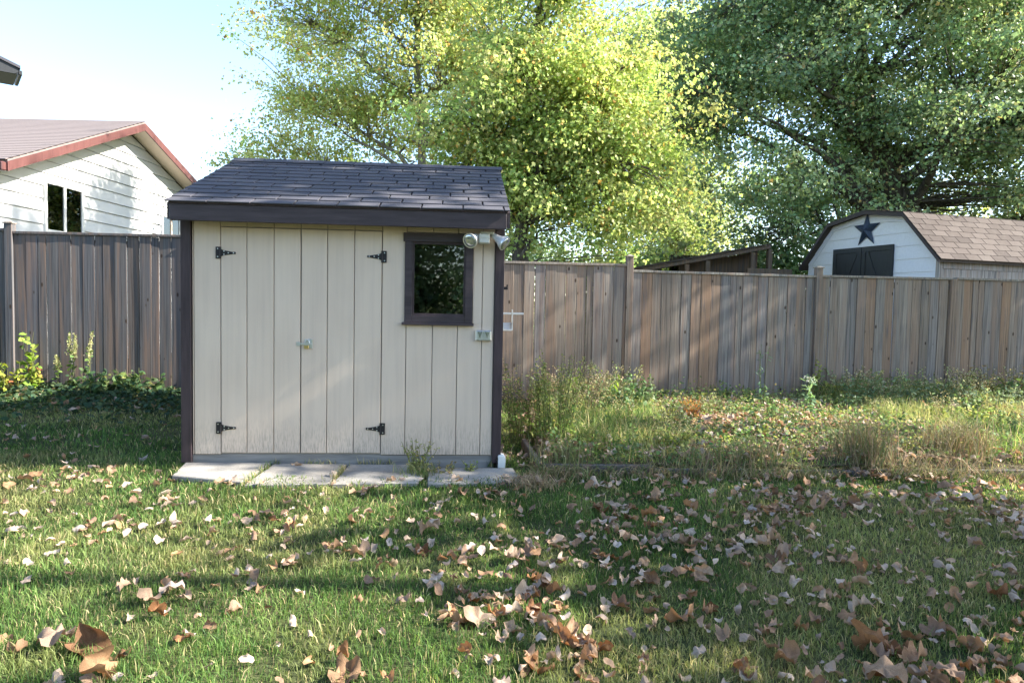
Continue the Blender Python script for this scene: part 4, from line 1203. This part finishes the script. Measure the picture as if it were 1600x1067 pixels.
tussock((-.68, 4.98), 150, .12, .07, STR[2:], 6, 'small grass tussock in the gap between the paving slabs')
tussock((.45, 5.28), 260, .18, .14, STR[1:], 7, 'dry grass tussock hanging over the bed edge near the shed')
tussock((4.6, 5.6), 360, .22, .2, STR, 8, 'straw tussock at the far right of the bed edge')
tussock((3.3, 5.4), 300, .14, .25, STR[:2], 9, 'flattened brown grass lying between the two tall tussocks', 1.6)
stems_leaves('door_weed', (-.70, 5.12), 16, .26, .07, .035, 14, [(.30, .32, .10), (.22, .26, .07), (.38, .33, .16)], [1, 1, 1], 180, 'yellow-green weed growing from the paving gap before the shed', 'weed', lean=.4, narrow=.6)
stems_leaves('door_weed', (-.30, 5.16), 7, .11, .04, .03, 8, [(.20, .26, .07), (.30, .32, .10)], [1, 1], 181, 'small weed tuft against the shed sill near its right corner', 'weed', lean=.4)
stems_leaves('door_weed', (-.50, 5.10), 10, .10, .10, .035, 8, [(.34, .28, .15), (.28, .24, .12)], [1, 1], 182, 'withered trailing weed between the two weeds at the shed sill', 'weed', lean=.9)

protos = []
WC = [([(.12, .19, .07), (.18, .25, .09)], .055, .8, .2), ([(.30, .34, .14), (.38, .38, .18)], .045, .7, .28), ([(.34, .28, .17), (.26, .20, .12)], .035, .6, .26),
      ([(.20, .28, .15), (.30, .36, .22)], .07, .5, .24), ([(.36, .36, .10), (.26, .31, .08)], .06, .9, .16), ([(.09, .15, .06), (.14, .20, .08)], .08, .7, .22)]
for k, (cs, lf, nar, hh) in enumerate(WC):
    for v in range(2):
        protos.append(stems_leaves('bed_weed', (1, 7), 9 + 5 * v, hh * (1 + .4 * v), .09, lf, 9, cs, [1, 1], 300 + 2 * k + v,
            ['low green leafy weed', 'pale yellow-green weed', 'dry straw-coloured weed', 'grey-green broad-leaved weed', 'bright yellowish weed', 'dark green leafy weed'][k] + ' among others in the overgrown bed',
            'weed', group='weeds in the overgrown bed, kind %s' % ['green', 'pale', 'dry', 'grey-green', 'yellowish', 'dark'][k], lean=.5, narrow=nar,
            plume=(10, .3, .03) if k in (1, 2) else None, tipcol=([(.45, .42, .28), (.38, .33, .2)], [1, 1])))
gw = np.random.default_rng(909)
def copy_tree(o):
    c = o.copy(); COL.objects.link(c)
    for ch in list(o.children):
        d = ch.copy(); COL.objects.link(d); d.parent = c
    return c
first = set()
nw = 0
while nw < 260:
    px_ = gw.uniform(.4, 8.0); py_ = gw.uniform(5.4, 10)
    if not (py_ < fy(px_) - .12 and in_bed(np.array([px_]), np.array([py_]))[0]): continue
    near_f = fy(px_) - py_ < 1.1
    if not near_f and gw.random() < .45: continue
    k = int(gw.integers(0, 12)); src = protos[k]
    o = src if k not in first else copy_tree(src)
    first.add(k)
    o.location = (px_, py_, gtop(px_, py_) - .01); o.rotation_euler = (0, 0, gw.uniform(0, 6.28))
    s_ = gw.uniform(.6, 1.15) * ((1.3 if near_f else .85) if tall_w(px_) > .6 else .62); o.scale = (s_, s_, s_)
    nw += 1

# bed edging timber
edg = empty('bed_edging', (.26, 5.15, 0), 0, label='low weathered timber edging round the front of the bed', cat='edging')
cur = 0
for k in range(4):
    L = [.85, 1.7, 1.7, 2.2][k]
    MB().box((0, -.02, -.10), (L - .01, .022, .035)).build('timber', M['fence_dark'], edg, bevel=.006, loc=(cur, .055 * cur, -.03 - (0, .030, .022, .034)[k]), rot=(0, rnd.uniform(-.006, .006), .055 + rnd.uniform(-.01, .01)))
    cur += L
MB().box((0, -.02, -.10), (.95, .022, .035)).build('timber', M['fence_dark'], edg, bevel=.006, loc=(-.02, .03, -.03), rot=(0, 0, radians(97)))

# ------------------------------------------------------------------ fallen leaves
def leaf_proto(seed, lobed=True, rings=3, na=20):
    g = np.random.default_rng(seed)
    th = np.linspace(0, 2 * pi, na, endpoint=False)
    if lobed:
        r = .76 + .13 * np.abs(np.cos(2.5 * (th - pi / 2))) ** 1.2 + .04 * np.cos(11 * th)
        r *= 1 - .35 * np.exp(-((th - 3 * pi / 2) / .35) ** 2)
    else:
        r = .50 + .42 * np.abs(np.cos(th - pi / 2)) ** 2.2 + .03 * g.normal(size=na)
    r = r * (1 + g.normal(0, .06, na))
    pts = [(0, 0, 0)]
    ax_ = g.uniform(0, pi); cr = g.uniform(.6, 2.5) * g.choice([1, 1, 1, -1]); cup = g.uniform(.1, .9)
    ph = g.uniform(0, 6, 4)
    for k in range(1, rings + 1):
        f = k / rings
        for j in range(na):
            pts.append((r[j] * f * cos(th[j]), r[j] * f * sin(th[j]), f))
    P = np.array(pts); f = P[:, 2].copy()
    x, y = P[:, 0], P[:, 1]
    u = x * cos(ax_) + y * sin(ax_); v = -x * sin(ax_) + y * cos(ax_)
    # roll about the v axis
    ang = u * cr
    uu = np.where(abs(cr) > .05, np.sin(ang) / cr, u); zz = (1 - np.cos(ang)) / cr
    zz = zz + cup * (v ** 2) * .6 * g.choice([-1, 1]) + .13 * np.sin(6 * v + ph[0]) * f + .11 * np.sin(8 * u + ph[1]) * f + .10 * f * np.cos(2.5 * 2 * np.arctan2(y, x) + ph[2])
    X_ = uu * cos(ax_) - v * sin(ax_); Y_ = uu * sin(ax_) + v * cos(ax_)
    V = np.stack([X_, Y_, zz], 1); V[:, 2] -= V[:, 2].min()
    F = [(0, 1 + j, 1 + (j + 1) % na) for j in range(na)]
    for k in range(rings - 1):
        o0 = 1 + k * na; o1 = o0 + na
        for j in range(na):
            F += [(o0 + j, o1 + j, o1 + (j + 1) % na), (o0 + j, o1 + (j + 1) % na, o0 + (j + 1) % na)]
    # stalk
    k0 = len(V); jb = int(round(.75 * na)) % na
    a = V[1 + (rings - 1) * na + jb]
    d = np.array([V[0][0] - a[0], V[0][1] - a[1], 0]); d = -d / (np.linalg.norm(d) + 1e-6)
    q = [a, a + d * .28 + np.array([.03, 0, .05]), a + d * .55 + np.array([0, .04, .12])]
    sv = []
    for i, c in enumerate(q): sv += [c + np.array([-d[1], d[0], 0]) * .012, c - np.array([-d[1], d[0], 0]) * .012, c + np.array([0, 0, .02])]
    V = np.vstack([V, sv])
    for i in range(2):
        for j in range(3):
            p0 = k0 + i * 3 + j; p1 = k0 + i * 3 + (j + 1) % 3
            F += [(p0, p1, p1 + 3), (p0, p1 + 3, p0 + 3)]
    return V, np.array(F)
protos_hi = [leaf_proto(200 + i, i % 2 != 0, 4, 26) for i in range(16)]
protos_lo = [leaf_proto(200 + i, i % 2 != 0, 2, 12) for i in range(16)]
LCOL = np.array([1.0, .97, .90]) * np.array([(.42, .33, .26), (.34, .24, .165), (.42, .32, .24), (.24, .155, .10), (.46, .38, .32), (.38, .24, .14), (.42, .37, .34), (.36, .29, .24), (.25, .17, .12), (.45, .38, .32)])
g = np.random.default_rng(303)
# density over the lawn: thick on the right and down the middle, thin on the left; leaves gather in drifts
def ldens(x, y):
    d = .25 + .75 * sstep(-1.6, 1.0, x)
    d = d * (.36 + 1.1 * sstep(.42, .68, .6 * n2(x, y, 2.4, 41) + .4 * n2(x, y, 5.5, 42)))
    d = d * np.where(y > 5.1, np.where(x > .2, .85, .30), 1.0)
    return d
n = 30000
x = g.uniform(-7, 7.5, n); y = 1.9 + 7.2 * g.random(n)
k = (np.abs(x) < .8 * y + .6) & (g.random(n) < ldens(x, y) * .72) & ~in_shed(x, y, .03) & (y < fy(x) - .1) & ~(in_slab(x, y) & (g.random(n) > .08)) & ~((y < 2.6) & (np.abs(x) > 3))
x, y = x[k], y[k]
x = x + .05 * g.normal(size=len(x)); y = y + .04 * g.normal(size=len(x))
n = len(x)
size = .019 + .025 * g.random(n) ** 1.3 + (g.random(n) < .11) * g.uniform(.012, .030, n)
# the large ones the photograph singles out: (x, y, size, label)
def gpt(px, py, z=-.05):
    f_ = 24 / 36 * 1600
    d = cam.matrix_world.to_3x3() @ Vector(((px - 800) / f_, -(py - 533.5) / f_, -1))
    t = (z - CAM_Z) / d.z
    return d.x * t, d.y * t
BIG = [(gpt(140, 1003), .098, 'largest flat tan leaf, near the left bottom corner of the lawn'),
       (gpt(142, 1050), .075, 'round brown leaf in the left bottom corner, below the largest one'),
       (gpt(232, 935), .060, 'orange-brown curled leaf on the left of the lawn, above a pair of rolled ones'),
       (gpt(242, 955), .045, 'rolled orange leaf touching the curled one on the left of the lawn'),
       (gpt(132, 825), .058, 'crumpled tan leaf on the sunlit grass at the left'),
       (gpt(672, 828), .062, 'folded tan leaf on shaded grass below the paving gap'),
       (gpt(562, 862), .062, 'orange folded leaf left of centre'),
       (gpt(657, 858), .052, 'grey-brown upright leaf right of the orange folded one'),
       (gpt(822, 922), .066, 'pale curled leaf in the pile at the lawn centre'),
       (gpt(748, 965), .075, 'tall crumpled brown leaf standing below the lawn centre'),
       (gpt(838, 1035), .082, 'sunlit pale leaf in the pile at the bottom centre'),
       (gpt(880, 988), .058, 'red-brown folded leaf right of the bottom centre pile'),
       (gpt(1068, 965), .095, 'largest crumpled brown leaf, right of the bottom centre'),
       (gpt(1250, 972), .045, 'bright orange leaf on the lower right lawn'),
       (gpt(1385, 1055), .085, 'broad tan leaf at the bottom right edge'),
       (gpt(1530, 1032), .055, 'rounded tan leaf near the bottom right corner'),
       (gpt(1230, 1022), .065, 'pale leaf in the sunlit drift at the lower right'),
       (gpt(540, 1052), .07, 'brown crumpled leaf at the bottom edge left of centre'),
       (gpt(1345, 905), .05, 'upright brown leaf on the right lawn'),
       (gpt(522, 850), .055, 'brown crumpled leaf left of the orange folded one')]
hi_meshes = []
for i, (Vp, Fp) in enumerate(protos_hi):
    for c in range(2):
        col = LCOL[(i * 3 + c * 5) % len(LCOL)]
        cc = np.tile(col, (len(Vp), 1)); cc = cc * (1 - .22 * (np.arange(len(Vp)) % 2)[:, None] * .5)
        me = fast_mesh('fallen_leaf', Vp, Fp, M['dead'], np.clip(cc, 0, 1), True)
        hi_meshes.append(me)
def put_leaf(x, y, s, label, group, idx=None):
    me = hi_meshes[rnd.randrange(len(hi_meshes)) if idx is None else idx]
    o = link('fallen_leaf', me, None, (x, y, gtop(x, y) + .014 + rnd.uniform(-.010, .016)), (rnd.gauss(0, .33), rnd.gauss(0, .33), rnd.uniform(0, 2 * pi)))
    o.scale = (s, s * rnd.uniform(.8, 1.1), s * rnd.uniform(.9, 1.5))
    return tag(o, label, 'fallen leaf', group)
for i, ((bx_, by_), s, lab) in enumerate(BIG):
    put_leaf(bx_, by_, s, lab, 'large fallen leaves on the lawn', [2, 10, 8, 10, 14, 16, 20, 22, 26, 28][i % 10])
show = size / np.maximum(y, .5)
order = np.argsort(-show)
near = order[:280]; rest = order[280:]
for i in near:
    side = 'left' if x[i] < -.7 else ('middle' if x[i] < .9 else 'right')
    put_leaf(float(x[i]), float(y[i]), float(size[i]), 'small dry pale brown fallen leaf on the foreground grass, %s of the lawn' % side, 'small fallen leaves, %s of the lawn' % side)
VV = []; FF = []; CCo = []; o_ = 0
for q in range(16):
    idx = rest[q::16]
    if len(idx) == 0: continue
    Vp, Fp = protos_lo[q]; m_ = len(idx)
    xs, ys = x[idx], y[idx]
    nor = np.stack([g.normal(0, .45, m_), g.normal(0, .45, m_), np.ones(m_)], 1)
    R = rot_from(nor, g.uniform(0, 2 * pi, m_))
    zz = bedz(xs, ys) + .02 + g.uniform(-.008, .014, m_) + np.where(in_bed(xs, ys), .03, 0)
    Vv = np.einsum('nij,nkj->nki', R, Vp[None] * size[idx][:, None, None]) + np.stack([xs, ys, zz], 1)[:, None, :]
    VV.append(Vv.reshape(-1, 3)); FF.append((Fp[None] + (np.arange(m_) * len(Vp))[:, None, None]).reshape(-1, 3) + o_)
    o_ += m_ * len(Vp)
    c = LCOL[g.integers(0, len(LCOL), m_)] * (1 + g.normal(0, .15, (m_, 1)))
    CCo.append(np.repeat(c, len(Vp), axis=0))
me = fast_mesh('scattered_leaves', np.vstack(VV), np.vstack(FF), M['dead'], np.clip(np.vstack(CCo), .02, .9), True)
link('scattered_leaves', me, kind='stuff', label='dry leaves scattered over lawn and bed', cat='fallen leaves')
# leaf lying on the slab by the door
put_leaf(*[float(v) for v in sh(.86, -.05, 0)[:2]], .05, 'curled brown leaf against the shed sill under the double doors', None, 8)
print('tris', sum(len(o.data.polygons) for o in bpy.data.objects if o.type == 'MESH'), 'leaves', n)
